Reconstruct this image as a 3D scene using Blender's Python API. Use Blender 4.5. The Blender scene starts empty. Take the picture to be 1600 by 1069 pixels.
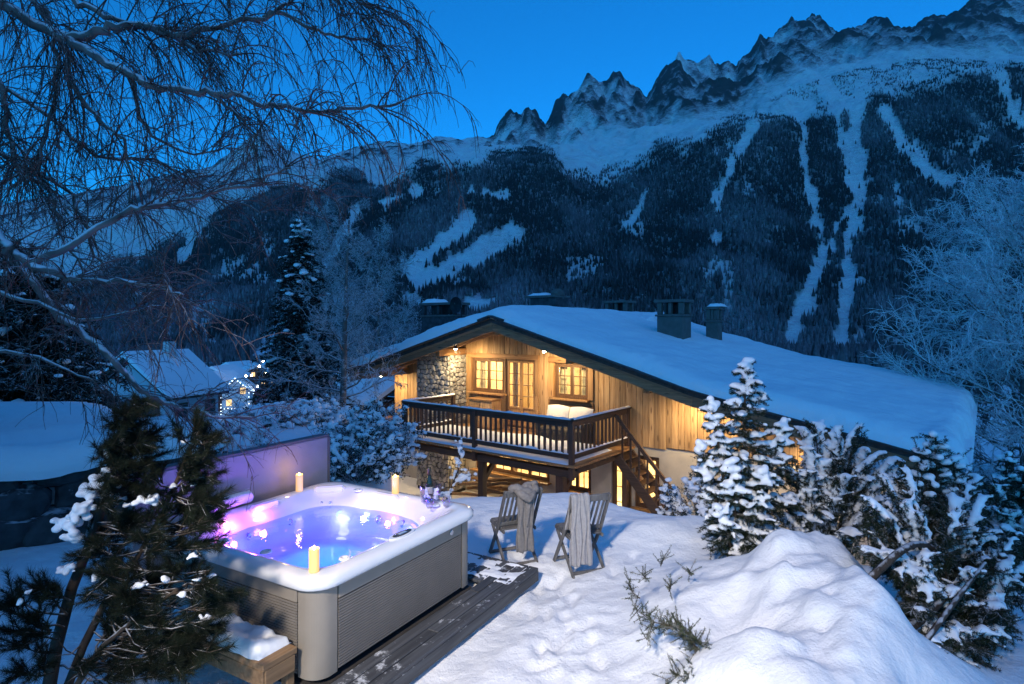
import bpy, bmesh, math, random
import numpy as np
from mathutils import Vector, Matrix, noise as mnoise

sc = bpy.context.scene
R = math.radians
rng = np.random.default_rng(7)
random.seed(7)

# ------------------------------------------------------------------ camera, world, exposure
F, CX, HY, EYE = 932.0, 800.0, 510.0, 2.8          # focal length / centre / horizon in photo pixels, eye height in m
cam_d = bpy.data.cameras.new('camera')
cam = bpy.data.objects.new('camera', cam_d)
sc.collection.objects.link(cam)
cam.location = (0, 0, EYE)
cam.rotation_euler = (R(90), 0, 0)
cam_d.sensor_width = 36.0
cam_d.lens = 36.0 * F / 1600.0
cam_d.shift_y = -(534.5 - HY) / 1600.0
cam_d.clip_start = 0.05
cam_d.clip_end = 20000
sc.camera = cam

world = bpy.data.worlds.new('World')
sc.world = world
world.use_nodes = True
wn, wl = world.node_tree.nodes, world.node_tree.links
wn.clear()
w_out = wn.new('ShaderNodeOutputWorld')
w_bg = wn.new('ShaderNodeBackground')
w_sky = wn.new('ShaderNodeTexSky')
w_sky.sky_type = 'NISHITA'
w_sky.sun_disc = False
w_sky.sun_elevation = R(18.0)
w_sky.sun_rotation = R(180.0 + 20.0)
w_sky.altitude = 1100
w_sky.dust_density = 0.3
w_sky.ozone_density = 4.0
w_mul = wn.new('ShaderNodeMix')
w_mul.data_type = 'RGBA'
w_mul.blend_type = 'MULTIPLY'
w_mul.inputs[0].default_value = 1.0
w_mul.inputs[7].default_value = (0.03, 0.55, 0.92, 1)       # camera white balance set for the lamps: dusk sky goes deep blue
w_bg.inputs[1].default_value = 0.15
wl.new(w_sky.outputs[0], w_mul.inputs[6])
wl.new(w_mul.outputs[2], w_bg.inputs[0])
wl.new(w_bg.outputs[0], w_out.inputs[0])

sun_d = bpy.data.lights.new('sun', 'SUN')
sun_d.energy = 0.085
sun_d.angle = R(70)
sun_d.color = (1.0, 0.90, 0.85)
sun = bpy.data.objects.new('sun', sun_d)
sc.collection.objects.link(sun)
sun.rotation_euler = (R(48), 0, R(20))                             # afterglow from behind the viewpoint

sc.view_settings.view_transform = 'Standard'
sc.view_settings.look = 'None'
sc.view_settings.exposure = 0.72
sc.view_settings.gamma = 1.0
sc.cycles.use_denoising = True
sc.cycles.max_bounces = 6
sc.cycles.diffuse_bounces = 3
sc.cycles.glossy_bounces = 3
sc.cycles.transmission_bounces = 4
sc.cycles.transparent_max_bounces = 12
sc.cycles.sample_clamp_indirect = 4.0
sc.cycles.caustics_reflective = False
sc.cycles.caustics_refractive = False

# ------------------------------------------------------------------ helpers
def pt(x, y, Y):
    """photo pixel + depth -> world point"""
    return Vector(((x - CX) / F * Y, Y, EYE - (y - HY) / F * Y))

def ptz(x, y, z):
    Y = (z - EYE) / (-(y - HY) / F)
    return Vector(((x - CX) / F * Y, Y, z))

def hash2(ix, iy, seed):
    h = (ix.astype(np.int64) * 374761393 + iy.astype(np.int64) * 668265263 + seed * 1442695041) & 0xffffffff
    h = ((h ^ (h >> 13)) * 1274126177) & 0xffffffff
    return ((h ^ (h >> 16)) & 0xffff) / 65535.0

def vnoise(x, y, seed=0):
    x = np.asarray(x, float); y = np.asarray(y, float)
    ix = np.floor(x); iy = np.floor(y)
    fx = x - ix; fy = y - iy
    fx = fx * fx * fx * (fx * (fx * 6 - 15) + 10); fy = fy * fy * fy * (fy * (fy * 6 - 15) + 10)
    a = hash2(ix, iy, seed); b = hash2(ix + 1, iy, seed); c = hash2(ix, iy + 1, seed); d = hash2(ix + 1, iy + 1, seed)
    return (a * (1 - fx) + b * fx) * (1 - fy) + (c * (1 - fx) + d * fx) * fy

def fbm(x, y, octv=4, seed=0, ridged=False):
    s = 0; a = 0.5; t = 0
    for o in range(octv):
        n = vnoise(x * 2 ** o + 17.3 * o, y * 2 ** o + 9.1 * o, seed + o)
        if ridged: n = 1 - np.abs(2 * n - 1)
        s = s + a * n; t += a; a *= 0.5
    return s / t - (0 if ridged else 0.5)

def sstep(t):
    t = np.clip(t, 0, 1)
    return t * t * (3 - 2 * t)

class MB:
    """collects shapes, builds ONE mesh object"""
    def __init__(self): self.v = []; self.f = []
    def add(self, vs, fs):
        o = len(self.v); self.v.extend([tuple(p) for p in vs]); self.f.extend([tuple(i + o for i in f) for f in fs]); return self
    def box(self, c, s, ch=None, M=None):
        """chamfered box, centre c, full size s"""
        hx, hy, hz = s[0] / 2, s[1] / 2, s[2] / 2
        if ch is None: ch = min(0.008, 0.2 * min(s))
        vs = []; 
        idx = {}
        for sx in (-1, 1):
            for sy in (-1, 1):
                for sz in (-1, 1):
                    for ax in range(3):
                        p = [sx * (hx - ch), sy * (hy - ch), sz * (hz - ch)]
                        p[ax] = (sx * hx, sy * hy, sz * hz)[ax]
                        idx[(sx, sy, sz, ax)] = len(vs)
                        q = Vector(p)
                        if M is not None: q = M @ q
                        vs.append(q + Vector(c))
        fs = []
        for ax in range(3):
            o1, o2 = (ax + 1) % 3, (ax + 2) % 3
            for s0 in (-1, 1):
                loop = []
                for a, b in ((-1, -1), (1, -1), (1, 1), (-1, 1)):
                    k = [0, 0, 0]; k[ax] = s0; k[o1] = a; k[o2] = b
                    loop.append(idx[(*k, ax)])
                fs.append(loop if s0 > 0 else loop[::-1])
        for ax in range(3):                       # edges parallel to ax
            o1, o2 = (ax + 1) % 3, (ax + 2) % 3
            for a in (-1, 1):
                for b in (-1, 1):
                    def K(t, face):
                        k = [0, 0, 0]; k[ax] = t; k[o1] = a; k[o2] = b
                        return idx[(*k, face)]
                    l = [K(-1, o1), K(1, o1), K(1, o2), K(-1, o2)]
                    fs.append(l if a * b < 0 else l[::-1])
        for sx in (-1, 1):
            for sy in (-1, 1):
                for sz in (-1, 1):
                    l = [idx[(sx, sy, sz, 0)], idx[(sx, sy, sz, 1)], idx[(sx, sy, sz, 2)]]
                    fs.append(l if sx * sy * sz > 0 else l[::-1])
        return self.add(vs, fs)
    def beam(self, p0, p1, w, h, up=(0, 0, 1), ch=None):
        """box from p0 to p1, w across, h along 'up'"""
        p0 = Vector(p0); p1 = Vector(p1); d = p1 - p0; L = d.length; x = d.normalized()
        u = Vector(up); y = u.cross(x)
        if y.length < 1e-6: y = Vector((1, 0, 0)).cross(x)
        y.normalize(); z = x.cross(y)
        M = Matrix((x, y, z)).transposed()
        return self.box((p0 + p1) / 2, (L, w, h), ch, M)
    def tube(self, pts, rad, n=6, cap=True):
        pts = [Vector(p) for p in pts]
        if not hasattr(rad, '__len__'): rad = [rad] * len(pts)
        vs = []; fs = []
        t0 = (pts[1] - pts[0]).normalized()
        ref = Vector((0, 0, 1)) if abs(t0.z) < 0.9 else Vector((1, 0, 0))
        nrm = t0.cross(ref).normalized()
        for i, p in enumerate(pts):
            t = (pts[min(i + 1, len(pts) - 1)] - pts[max(i - 1, 0)])
            if t.length < 1e-9: t = t0.copy()
            t.normalize()
            nrm = (nrm - t * nrm.dot(t))
            if nrm.length < 1e-6: nrm = t.orthogonal()
            nrm.normalize(); b = t.cross(nrm)
            for k in range(n):
                a = 2 * math.pi * k / n
                vs.append(p + (nrm * math.cos(a) + b * math.sin(a)) * rad[i])
        for i in range(len(pts) - 1):
            for k in range(n):
                k2 = (k + 1) % n
                fs.append((i * n + k, i * n + k2, (i + 1) * n + k2, (i + 1) * n + k))
        if cap:
            fs.append(tuple(range(n))[::-1]); fs.append(tuple((len(pts) - 1) * n + k for k in range(n)))
        return self.add(vs, fs)
    def lathe(self, prof, c=(0, 0, 0), n=24, cap=True):
        vs = []; fs = []
        for r, z in prof:
            for k in range(n):
                a = 2 * math.pi * k / n
                vs.append((c[0] + r * math.cos(a), c[1] + r * math.sin(a), c[2] + z))
        for i in range(len(prof) - 1):
            for k in range(n):
                k2 = (k + 1) % n
                fs.append((i * n + k, i * n + k2, (i + 1) * n + k2, (i + 1) * n + k))
        if cap:
            fs.append(tuple(range(n))[::-1]); fs.append(tuple((len(prof) - 1) * n + k for k in range(n)))
        return self.add(vs, fs)
    def prism(self, poly, axis, a, b):
        """2D polygon extruded between a and b along axis ('x','y','z')"""
        n = len(poly)
        def P(p, t):
            return {'x': (t, p[0], p[1]), 'y': (p[0], t, p[1]), 'z': (p[0], p[1], t)}[axis]
        vs = [P(p, a) for p in poly] + [P(p, b) for p in poly]
        fs = [tuple(range(n)), tuple(range(2 * n - 1, n - 1, -1))] + [((i + 1) % n, i, n + i, n + (i + 1) % n) for i in range(n)]
        return self.add(vs, fs)
    def build(self, name, mat, parent=None, smooth=False):
        me = bpy.data.meshes.new(name)
        me.from_pydata(self.v, [], self.f)
        return link(name, me, mat, parent, smooth, fix=True)

def link(name, me, mat, parent=None, smooth=False, fix=False):
    if fix:
        bm = bmesh.new(); bm.from_mesh(me)
        bmesh.ops.recalc_face_normals(bm, faces=bm.faces)
        bm.to_mesh(me); bm.free()
    if smooth: me.shade_smooth()
    o = bpy.data.objects.new(name, me)
    if mat is not None and not me.materials: me.materials.append(mat)
    sc.collection.objects.link(o)
    o.parent = parent
    return o

def np_mesh(name, verts, tris, mat, parent=None, smooth=False, color=None):
    """fast triangle / quad mesh from arrays"""
    verts = np.asarray(verts, np.float32); tris = np.asarray(tris, np.int32)
    k = tris.shape[1]
    me = bpy.data.meshes.new(name)
    me.vertices.add(len(verts)); me.vertices.foreach_set('co', verts.ravel())
    me.loops.add(tris.size); me.loops.foreach_set('vertex_index', tris.ravel())
    me.polygons.add(len(tris))
    me.polygons.foreach_set('loop_start', np.arange(0, tris.size, k, dtype=np.int32))
    me.update(calc_edges=True); me.validate()
    if color is not None:
        at = me.attributes.new('tone', 'FLOAT', 'POINT')
        at.data.foreach_set('value', np.asarray(color, np.float32))
    if smooth: me.shade_smooth()
    return link(name, me, mat, parent)

def tag(o, label, cat, group=None, kind=None):
    o['label'] = label; o['category'] = cat
    if group: o['group'] = group
    if kind: o['kind'] = kind
    return o

def thing(name, label, cat, loc=(0, 0, 0), rz=0.0, group=None):
    o = bpy.data.objects.new(name, None)
    sc.collection.objects.link(o)
    o.location = loc; o.rotation_euler = (0, 0, rz)
    return tag(o, label, cat, group)

def struct(o):
    o['kind'] = 'structure'; return o

def copy_tree(o, parent=None):
    c = o.copy(); sc.collection.objects.link(c); c.parent = parent
    for ch in list(o.children): copy_tree(ch, c)
    return c

# ------------------------------------------------------------------ materials
def mat_new(name):
    m = bpy.data.materials.new(name); m.use_nodes = True
    nt = m.node_tree; b = nt.nodes['Principled BSDF']
    return m, nt, b

def N(nt, kind, **kw):
    n = nt.nodes.new(kind)
    for k, v in kw.items(): setattr(n, k, v)
    return n

def simple(name, col, rough=0.6, metal=0.0, var=0.15, scale=8.0, bump=0.0, bscale=40.0, emit=None, estr=0.0, spec=0.5, coat=0.0):
    m, nt, b = mat_new(name)
    b.inputs['Roughness'].default_value = rough; b.inputs['Metallic'].default_value = metal
    b.inputs['Specular IOR Level'].default_value = spec
    b.inputs['Coat Weight'].default_value = coat
    tc = N(nt, 'ShaderNodeTexCoord')
    nz = N(nt, 'ShaderNodeTexNoise'); nz.inputs['Scale'].default_value = scale; nz.inputs['Detail'].default_value = 5
    nt.links.new(tc.outputs['Object'], nz.inputs['Vector'])
    cr = N(nt, 'ShaderNodeValToRGB')
    cr.color_ramp.elements[0].position = 0.3; cr.color_ramp.elements[1].position = 0.7
    cr.color_ramp.elements[0].color = (*[c * (1 - var) for c in col], 1); cr.color_ramp.elements[1].color = (*[min(1, c * (1 + var)) for c in col], 1)
    nt.links.new(nz.outputs['Fac'], cr.inputs['Fac']); nt.links.new(cr.outputs['Color'], b.inputs['Base Color'])
    if bump:
        n2 = N(nt, 'ShaderNodeTexNoise'); n2.inputs['Scale'].default_value = bscale; n2.inputs['Detail'].default_value = 4
        nt.links.new(tc.outputs['Object'], n2.inputs['Vector'])
        bp = N(nt, 'ShaderNodeBump'); bp.inputs['Strength'].default_value = 0.6; bp.inputs['Distance'].default_value = bump
        nt.links.new(n2.outputs['Fac'], bp.inputs['Height']); nt.links.new(bp.outputs['Normal'], b.inputs['Normal'])
    if emit:
        b.inputs['Emission Color'].default_value = (*emit, 1); b.inputs['Emission Strength'].default_value = estr
    return m

def wood(name, c0, c1, axis='z', knots=True, rough=0.65, rand=0.35, bump=0.0015, frost=0.0):
    """grain runs along the chosen local axis; each piece gets its own tone"""
    m, nt, b = mat_new(name)
    b.inputs['Roughness'].default_value = rough
    tc = N(nt, 'ShaderNodeTexCoord'); oi = N(nt, 'ShaderNodeObjectInfo')
    ad = N(nt, 'ShaderNodeVectorMath', operation='ADD')
    mu = N(nt, 'ShaderNodeMath', operation='MULTIPLY'); mu.inputs[1].default_value = 37.0
    nt.links.new(oi.outputs['Random'], mu.inputs[0])
    nt.links.new(tc.outputs['Object'], ad.inputs[0]); nt.links.new(mu.outputs[0], ad.inputs[1])
    mp = N(nt, 'ShaderNodeMapping')
    s = {'x': (1.2, 26, 26), 'y': (26, 1.2, 26), 'z': (26, 26, 1.2)}[axis]
    mp.inputs['Scale'].default_value = s
    nt.links.new(ad.outputs[0], mp.inputs['Vector'])
    nz = N(nt, 'ShaderNodeTexNoise'); nz.inputs['Scale'].default_value = 1.0; nz.inputs['Detail'].default_value = 6; nz.inputs['Distortion'].default_value = 0.6
    nt.links.new(mp.outputs[0], nz.inputs['Vector'])
    cr = N(nt, 'ShaderNodeValToRGB')
    cr.color_ramp.elements[0].position = 0.32; cr.color_ramp.elements[1].position = 0.68
    cr.color_ramp.elements[0].color = (*c0, 1); cr.color_ramp.elements[1].color = (*c1, 1)
    nt.links.new(nz.outputs['Fac'], cr.inputs['Fac'])
    col = cr.outputs['Color']
    if knots:
        m2 = N(nt, 'ShaderNodeMapping'); s2 = {'x': (1.6, 7, 7), 'y': (7, 1.6, 7), 'z': (7, 7, 1.6)}[axis]
        m2.inputs['Scale'].default_value = s2
        nt.links.new(ad.outputs[0], m2.inputs['Vector'])
        vo = N(nt, 'ShaderNodeTexVoronoi'); vo.inputs['Scale'].default_value = 1.0
        nt.links.new(m2.outputs[0], vo.inputs['Vector'])
        kr = N(nt, 'ShaderNodeMapRange'); kr.inputs['From Min'].default_value = 0.10; kr.inputs['From Max'].default_value = 0.2; kr.inputs['To Min'].default_value = 0.75; kr.inputs['To Max'].default_value = 0.0
        nt.links.new(vo.outputs['Distance'], kr.inputs['Value'])
        mx = N(nt, 'ShaderNodeMix', data_type='RGBA'); mx.inputs[7].default_value = (c0[0] * 0.3, c0[1] * 0.25, c0[2] * 0.2, 1)
        nt.links.new(kr.outputs[0], mx.inputs[0]); nt.links.new(col, mx.inputs[6]); col = mx.outputs[2]
    hs = N(nt, 'ShaderNodeHueSaturation')
    mr = N(nt, 'ShaderNodeMapRange'); mr.inputs['To Min'].default_value = 1 - rand; mr.inputs['To Max'].default_value = 1 + rand
    nt.links.new(oi.outputs['Random'], mr.inputs['Value']); nt.links.new(mr.outputs[0], hs.inputs['Value'])
    nt.links.new(col, hs.inputs['Color']); col = hs.outputs['Color']
    if frost:
        n3 = N(nt, 'ShaderNodeTexNoise'); n3.inputs['Scale'].default_value = 5.0; n3.inputs['Detail'].default_value = 8; n3.inputs['Roughness'].default_value = 0.75
        nt.links.new(tc.outputs['Object'], n3.inputs['Vector'])
        fr = N(nt, 'ShaderNodeMapRange'); fr.inputs['From Min'].default_value = 0.68 - 0.2 * frost; fr.inputs['From Max'].default_value = 0.78 - 0.2 * frost; fr.inputs['To Max'].default_value = 0.85
        nt.links.new(n3.outputs['Fac'], fr.inputs['Value'])
        ge = N(nt, 'ShaderNodeNewGeometry'); sx = N(nt, 'ShaderNodeSeparateXYZ'); nt.links.new(ge.outputs['Normal'], sx.inputs[0])
        m3 = N(nt, 'ShaderNodeMath', operation='MULTIPLY', use_clamp=True); nt.links.new(fr.outputs[0], m3.inputs[0]); nt.links.new(sx.outputs['Z'], m3.inputs[1])
        mx = N(nt, 'ShaderNodeMix', data_type='RGBA'); mx.inputs[7].default_value = (0.8, 0.82, 0.85, 1)
        nt.links.new(m3.outputs[0], mx.inputs[0]); nt.links.new(col, mx.inputs[6]); col = mx.outputs[2]
    nt.links.new(col, b.inputs['Base Color'])
    bp = N(nt, 'ShaderNodeBump'); bp.inputs['Strength'].default_value = 0.7; bp.inputs['Distance'].default_value = bump
    nt.links.new(nz.outputs['Fac'], bp.inputs['Height']); nt.links.new(bp.outputs['Normal'], b.inputs['Normal'])
    return m

def snow_mat(name, speck=0.0, s1=3.0, d1=0.05, s2=30.0, d2=0.006, base=(0.86, 0.87, 0.89)):
    m, nt, b = mat_new(name)
    b.inputs['Roughness'].default_value = 0.75; b.inputs['Specular IOR Level'].default_value = 0.25
    b.inputs['Base Color'].default_value = (*base, 1)
    tc = N(nt, 'ShaderNodeTexCoord')
    a = N(nt, 'ShaderNodeTexNoise'); a.inputs['Scale'].default_value = s1; a.inputs['Detail'].default_value = 4
    c = N(nt, 'ShaderNodeTexNoise'); c.inputs['Scale'].default_value = s2; c.inputs['Detail'].default_value = 6; c.inputs['Roughness'].default_value = 0.65
    for n in (a, c): nt.links.new(tc.outputs['Object'], n.inputs['Vector'])
    b1 = N(nt, 'ShaderNodeBump'); b1.inputs['Strength'].default_value = 0.5; b1.inputs['Distance'].default_value = d1
    b2 = N(nt, 'ShaderNodeBump'); b2.inputs['Strength'].default_value = 0.6; b2.inputs['Distance'].default_value = d2
    nt.links.new(a.outputs['Fac'], b1.inputs['Height']); nt.links.new(c.outputs['Fac'], b2.inputs['Height'])
    nt.links.new(b1.outputs['Normal'], b2.inputs['Normal']); nt.links.new(b2.outputs['Normal'], b.inputs['Normal'])
    if speck:                                   # litter fallen on trodden snow
        v = N(nt, 'ShaderNodeTexNoise'); v.inputs['Scale'].default_value = 9.0; v.inputs['Detail'].default_value = 9; v.inputs['Roughness'].default_value = 0.8
        nt.links.new(tc.outputs['Object'], v.inputs['Vector'])
        r = N(nt, 'ShaderNodeMapRange'); r.inputs['From Min'].default_value = 0.67; r.inputs['From Max'].default_value = 0.73; r.inputs['To Max'].default_value = speck
        nt.links.new(v.outputs['Fac'], r.inputs['Value'])
        mx = N(nt, 'ShaderNodeMix', data_type='RGBA'); mx.inputs[6].default_value = (*base, 1); mx.inputs[7].default_value = (0.12, 0.1, 0.08, 1)
        nt.links.new(r.outputs[0], mx.inputs[0]); nt.links.new(mx.outputs[2], b.inputs['Base Color'])
    return m

def frosted(name, bark, amount=0.5, snow=(0.82, 0.84, 0.88), thr=0.1, scale=14.0):
    """bark or needles with snow lying on the upward sides"""
    m, nt, b = mat_new(name)
    b.inputs['Roughness'].default_value = 0.8; b.inputs['Specular IOR Level'].default_value = 0.2
    tc = N(nt, 'ShaderNodeTexCoord'); ge = N(nt, 'ShaderNodeNewGeometry'); sx = N(nt, 'ShaderNodeSeparateXYZ')
    nt.links.new(ge.outputs['Normal'], sx.inputs[0])
    nz = N(nt, 'ShaderNodeTexNoise'); nz.inputs['Scale'].default_value = scale; nz.inputs['Detail'].default_value = 3
    nt.links.new(tc.outputs['Object'], nz.inputs['Vector'])
    ad = N(nt, 'ShaderNodeMath', operation='ADD'); nt.links.new(sx.outputs['Z'], ad.inputs[0])
    sb = N(nt, 'ShaderNodeMath', operation='MULTIPLY_ADD'); sb.inputs[1].default_value = 2.2; sb.inputs[2].default_value = -1.1
    nt.links.new(nz.outputs['Fac'], sb.inputs[0]); nt.links.new(sb.outputs[0], ad.inputs[1])
    mr = N(nt, 'ShaderNodeMapRange'); mr.inputs['From Min'].default_value = thr; mr.inputs['From Max'].default_value = thr + 0.4; mr.inputs['To Max'].default_value = amount
    nt.links.new(ad.outputs[0], mr.inputs['Value'])
    v = N(nt, 'ShaderNodeTexNoise'); v.inputs['Scale'].default_value = 5; v.inputs['Detail'].default_value = 4
    nt.links.new(tc.outputs['Object'], v.inputs['Vector'])
    cr = N(nt, 'ShaderNodeValToRGB'); cr.color_ramp.elements[0].color = (*[c * 0.5 for c in bark], 1); cr.color_ramp.elements[1].color = (*[c * 1.5 for c in bark], 1)
    cr.color_ramp.elements[0].position = 0.3; cr.color_ramp.elements[1].position = 0.7
    nt.links.new(v.outputs['Fac'], cr.inputs['Fac'])
    mx = N(nt, 'ShaderNodeMix', data_type='RGBA'); mx.inputs[7].default_value = (*snow, 1)
    nt.links.new(mr.outputs[0], mx.inputs[0]); nt.links.new(cr.outputs['Color'], mx.inputs[6]); nt.links.new(mx.outputs[2], b.inputs['Base Color'])
    return m

def emis(name, col, strength):
    m, nt, b = mat_new(name)
    b.inputs['Base Color'].default_value = (*col, 1)
    b.inputs['Emission Color'].default_value = (*col, 1); b.inputs['Emission Strength'].default_value = strength
    nz = N(nt, 'ShaderNodeTexNoise'); nz.inputs['Scale'].default_value = 20
    mr = N(nt, 'ShaderNodeMapRange'); mr.inputs['To Min'].default_value = 0.2; mr.inputs['To Max'].default_value = 0.4
    nt.links.new(nz.outputs['Fac'], mr.inputs['Value']); nt.links.new(mr.outputs[0], b.inputs['Roughness'])
    return m

def thin_glass(name, tint=(0.95, 0.97, 0.96), rough=0.02, ior=1.45, wave=0.0):
    m = bpy.data.materials.new(name); m.use_nodes = True
    nt = m.node_tree; nt.nodes.clear()
    out = N(nt, 'ShaderNodeOutputMaterial'); mix = N(nt, 'ShaderNodeMixShader'); tr = N(nt, 'ShaderNodeBsdfTransparent'); gl = N(nt, 'ShaderNodeBsdfGlossy')
    tr.inputs[0].default_value = (*tint, 1); gl.inputs['Roughness'].default_value = rough
    fr = N(nt, 'ShaderNodeLayerWeight'); pw = N(nt, 'ShaderNodeMath', operation='POWER'); pw.inputs[1].default_value = 4.0; ma = N(nt, 'ShaderNodeMath', operation='MULTIPLY_ADD', use_clamp=True); f0 = ((ior - 1) / (ior + 1)) ** 2; ma.inputs[1].default_value = 0.9; ma.inputs[2].default_value = f0
    nt.links.new(fr.outputs['Facing'], pw.inputs[0]); nt.links.new(pw.outputs[0], ma.inputs[0]); nt.links.new(ma.outputs[0], mix.inputs[0]); nt.links.new(tr.outputs[0], mix.inputs[1]); nt.links.new(gl.outputs[0], mix.inputs[2]); nt.links.new(mix.outputs[0], out.inputs[0])
    if wave:
        tc = N(nt, 'ShaderNodeTexCoord'); nz = N(nt, 'ShaderNodeTexNoise'); nz.inputs['Scale'].default_value = 9.0; nz.inputs['Detail'].default_value = 3
        nt.links.new(tc.outputs['Object'], nz.inputs['Vector'])
        bp = N(nt, 'ShaderNodeBump'); bp.inputs['Strength'].default_value = 0.35; bp.inputs['Distance'].default_value = wave
        nt.links.new(nz.outputs['Fac'], bp.inputs['Height']); nt.links.new(bp.outputs[0], fr.inputs['Normal']); nt.links.new(bp.outputs[0], gl.inputs['Normal'])
    return m

M = {}
M['snow'] = snow_mat('snow')
M['snow_ground'] = snow_mat('snow_ground', speck=0.7, s1=6.0, d1=0.06, s2=38, d2=0.016)
M['snow_roof'] = snow_mat('snow_roof', s1=1.6, d1=0.22, s2=14, d2=0.02)
M['snow_load'] = snow_mat('snow_load', s1=12.0, d1=0.02, s2=70, d2=0.004)
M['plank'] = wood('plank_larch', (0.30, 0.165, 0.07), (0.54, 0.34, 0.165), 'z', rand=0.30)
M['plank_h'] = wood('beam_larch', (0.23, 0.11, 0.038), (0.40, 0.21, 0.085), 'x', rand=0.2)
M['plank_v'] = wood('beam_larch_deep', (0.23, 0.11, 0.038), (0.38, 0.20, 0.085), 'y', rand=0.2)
M['dark_x'] = wood('dark_beam_along', (0.035, 0.02, 0.013), (0.085, 0.048, 0.03), 'x', knots=False)
M['dark_y'] = wood('dark_beam_deep', (0.05, 0.028, 0.016), (0.11, 0.06, 0.034), 'y', knots=False)
M['dark_z'] = wood('dark_post', (0.05, 0.024, 0.014), (0.10, 0.05, 0.03), 'z', knots=False)
M['baluster'] = wood('baluster_wood', (0.055, 0.028, 0.016), (0.12, 0.062, 0.034), 'z', knots=False)
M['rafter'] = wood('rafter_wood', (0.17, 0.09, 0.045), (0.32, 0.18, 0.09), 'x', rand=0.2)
M['frame'] = wood('window_frame_wood', (0.09, 0.042, 0.018), (0.18, 0.09, 0.04), 'z', knots=False, rand=0.15)
M['casing'] = wood('casing_wood', (0.30, 0.155, 0.06), (0.46, 0.26, 0.11), 'z', rand=0.15)
M['deck'] = wood('deck_board', (0.035, 0.036, 0.04), (0.085, 0.088, 0.095), 'x', knots=False, frost=0.55)
M['step'] = wood('step_wood', (0.15, 0.085, 0.04), (0.27, 0.165, 0.085), 'x', knots=False)
M['teak'] = wood('weathered_teak', (0.075, 0.07, 0.068), (0.16, 0.15, 0.145), 'z', knots=False, rand=0.2)
M['plaster'] = simple('lime_plaster', (0.50, 0.44, 0.36), 0.9, var=0.1, scale=3, bump=0.01, bscale=30)
M['stone'] = simple('grey_stone', (0.33, 0.31, 0.28), 0.9, var=0.5, scale=4, bump=0.02, bscale=14)
M['mortar'] = simple('dark_mortar', (0.035, 0.031, 0.028), 0.95, var=0.3, scale=9, bump=0.01)
M['slate'] = simple('stone_roof_slate', (0.045, 0.042, 0.042), 0.85, var=0.4, scale=7, bump=0.02)
M['concrete'] = simple('chimney_concrete', (0.10, 0.095, 0.09), 0.9, var=0.2, scale=4, bump=0.008)
M['iron'] = simple('dark_iron', (0.02, 0.02, 0.022), 0.5, 0.6)
M['glass'] = thin_glass('window_glass')
M['room'] = simple('room_wall', (0.72, 0.60, 0.42), 0.8, var=0.12, scale=1.5)
M['room_wood'] = wood('room_panelling', (0.50, 0.36, 0.20), (0.68, 0.52, 0.32), 'z')
M['curtain'] = simple('linen_curtain', (0.70, 0.60, 0.42), 0.9, var=0.08, scale=20)
M['cushion'] = simple('cream_cushion', (0.80, 0.75, 0.66), 0.9, var=0.05, scale=30, bump=0.004)
M['rattan'] = simple('dark_rattan', (0.06, 0.045, 0.032), 0.7, var=0.4, scale=60, bump=0.006, bscale=90)
M['acrylic'] = simple('white_acrylic', (0.80, 0.80, 0.82), 0.14, var=0.04, scale=2.5, spec=0.6, coat=0.4)
M['cabinet'] = simple('taupe_cabinet', (0.27, 0.235, 0.195), 0.5, var=0.06, scale=5, bump=0.001, bscale=120)
M['cabinet_dark'] = simple('slat_cabinet', (0.185, 0.165, 0.145), 0.55, var=0.08, scale=6)
M['black'] = simple('black_plastic', (0.012, 0.012, 0.014), 0.3, var=0.2)
M['chrome'] = simple('jet_steel', (0.55, 0.56, 0.6), 0.22, 1.0, var=0.1)
M['cover'] = simple('cover_vinyl', (0.27, 0.25, 0.29), 0.6, var=0.08, scale=4, bump=0.003, bscale=60)
M['cover_edge'] = simple('cover_vinyl_edge', (0.10, 0.10, 0.12), 0.6, var=0.1)
M['towel'] = simple('white_towel', (0.74, 0.72, 0.74), 0.95, var=0.05, scale=40, bump=0.004, bscale=160)
M['throw'] = simple('grey_wool_throw', (0.20, 0.18, 0.17), 0.95, var=0.15, scale=30, bump=0.004, bscale=120)
M['throw_pale'] = simple('pale_wool_throw', (0.32, 0.30, 0.30), 0.95, var=0.12, scale=30, bump=0.004, bscale=120)
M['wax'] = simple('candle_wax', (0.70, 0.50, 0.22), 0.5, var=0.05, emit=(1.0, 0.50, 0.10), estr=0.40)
M['bark'] = frosted('dark_bark', (0.055, 0.04, 0.03), 0.5, thr=0.55)
M['birch'] = frosted('birch_bark', (0.15, 0.12, 0.11), 0.75, thr=0.25, scale=6)
M['twig'] = frosted('birch_twig', (0.12, 0.07, 0.06), 0.4, thr=0.5, scale=25)
M['frost_twig'] = frosted('frosted_twig', (0.10, 0.085, 0.08), 0.85, thr=-0.15, scale=30)
M['needle'] = frosted('pine_needle', (0.013, 0.019, 0.010), 0.25, thr=1.1)
M['needle_dark'] = frosted('yew_needle', (0.018, 0.028, 0.014), 0.5, thr=0.75)
M['needle_frost'] = frosted('spruce_needle', (0.014, 0.021, 0.016), 0.55, thr=0.55, scale=3)
M['frost_white'] = frosted('rimed_twig', (0.16, 0.14, 0.135), 0.95, thr=-0.7, scale=30)
M['leaf_frost'] = frosted('hedge_leaf', (0.03, 0.035, 0.025), 0.85, thr=0.05, scale=5)
M['boulder'] = frosted('dark_boulder', (0.05, 0.05, 0.055), 0.6, thr=0.85, scale=7)
M['white_wall'] = simple('white_render', (0.55, 0.55, 0.56), 0.9, var=0.08, scale=1)
M['dark_shutter'] = simple('dark_shutter', (0.03, 0.028, 0.03), 0.7)
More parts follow.
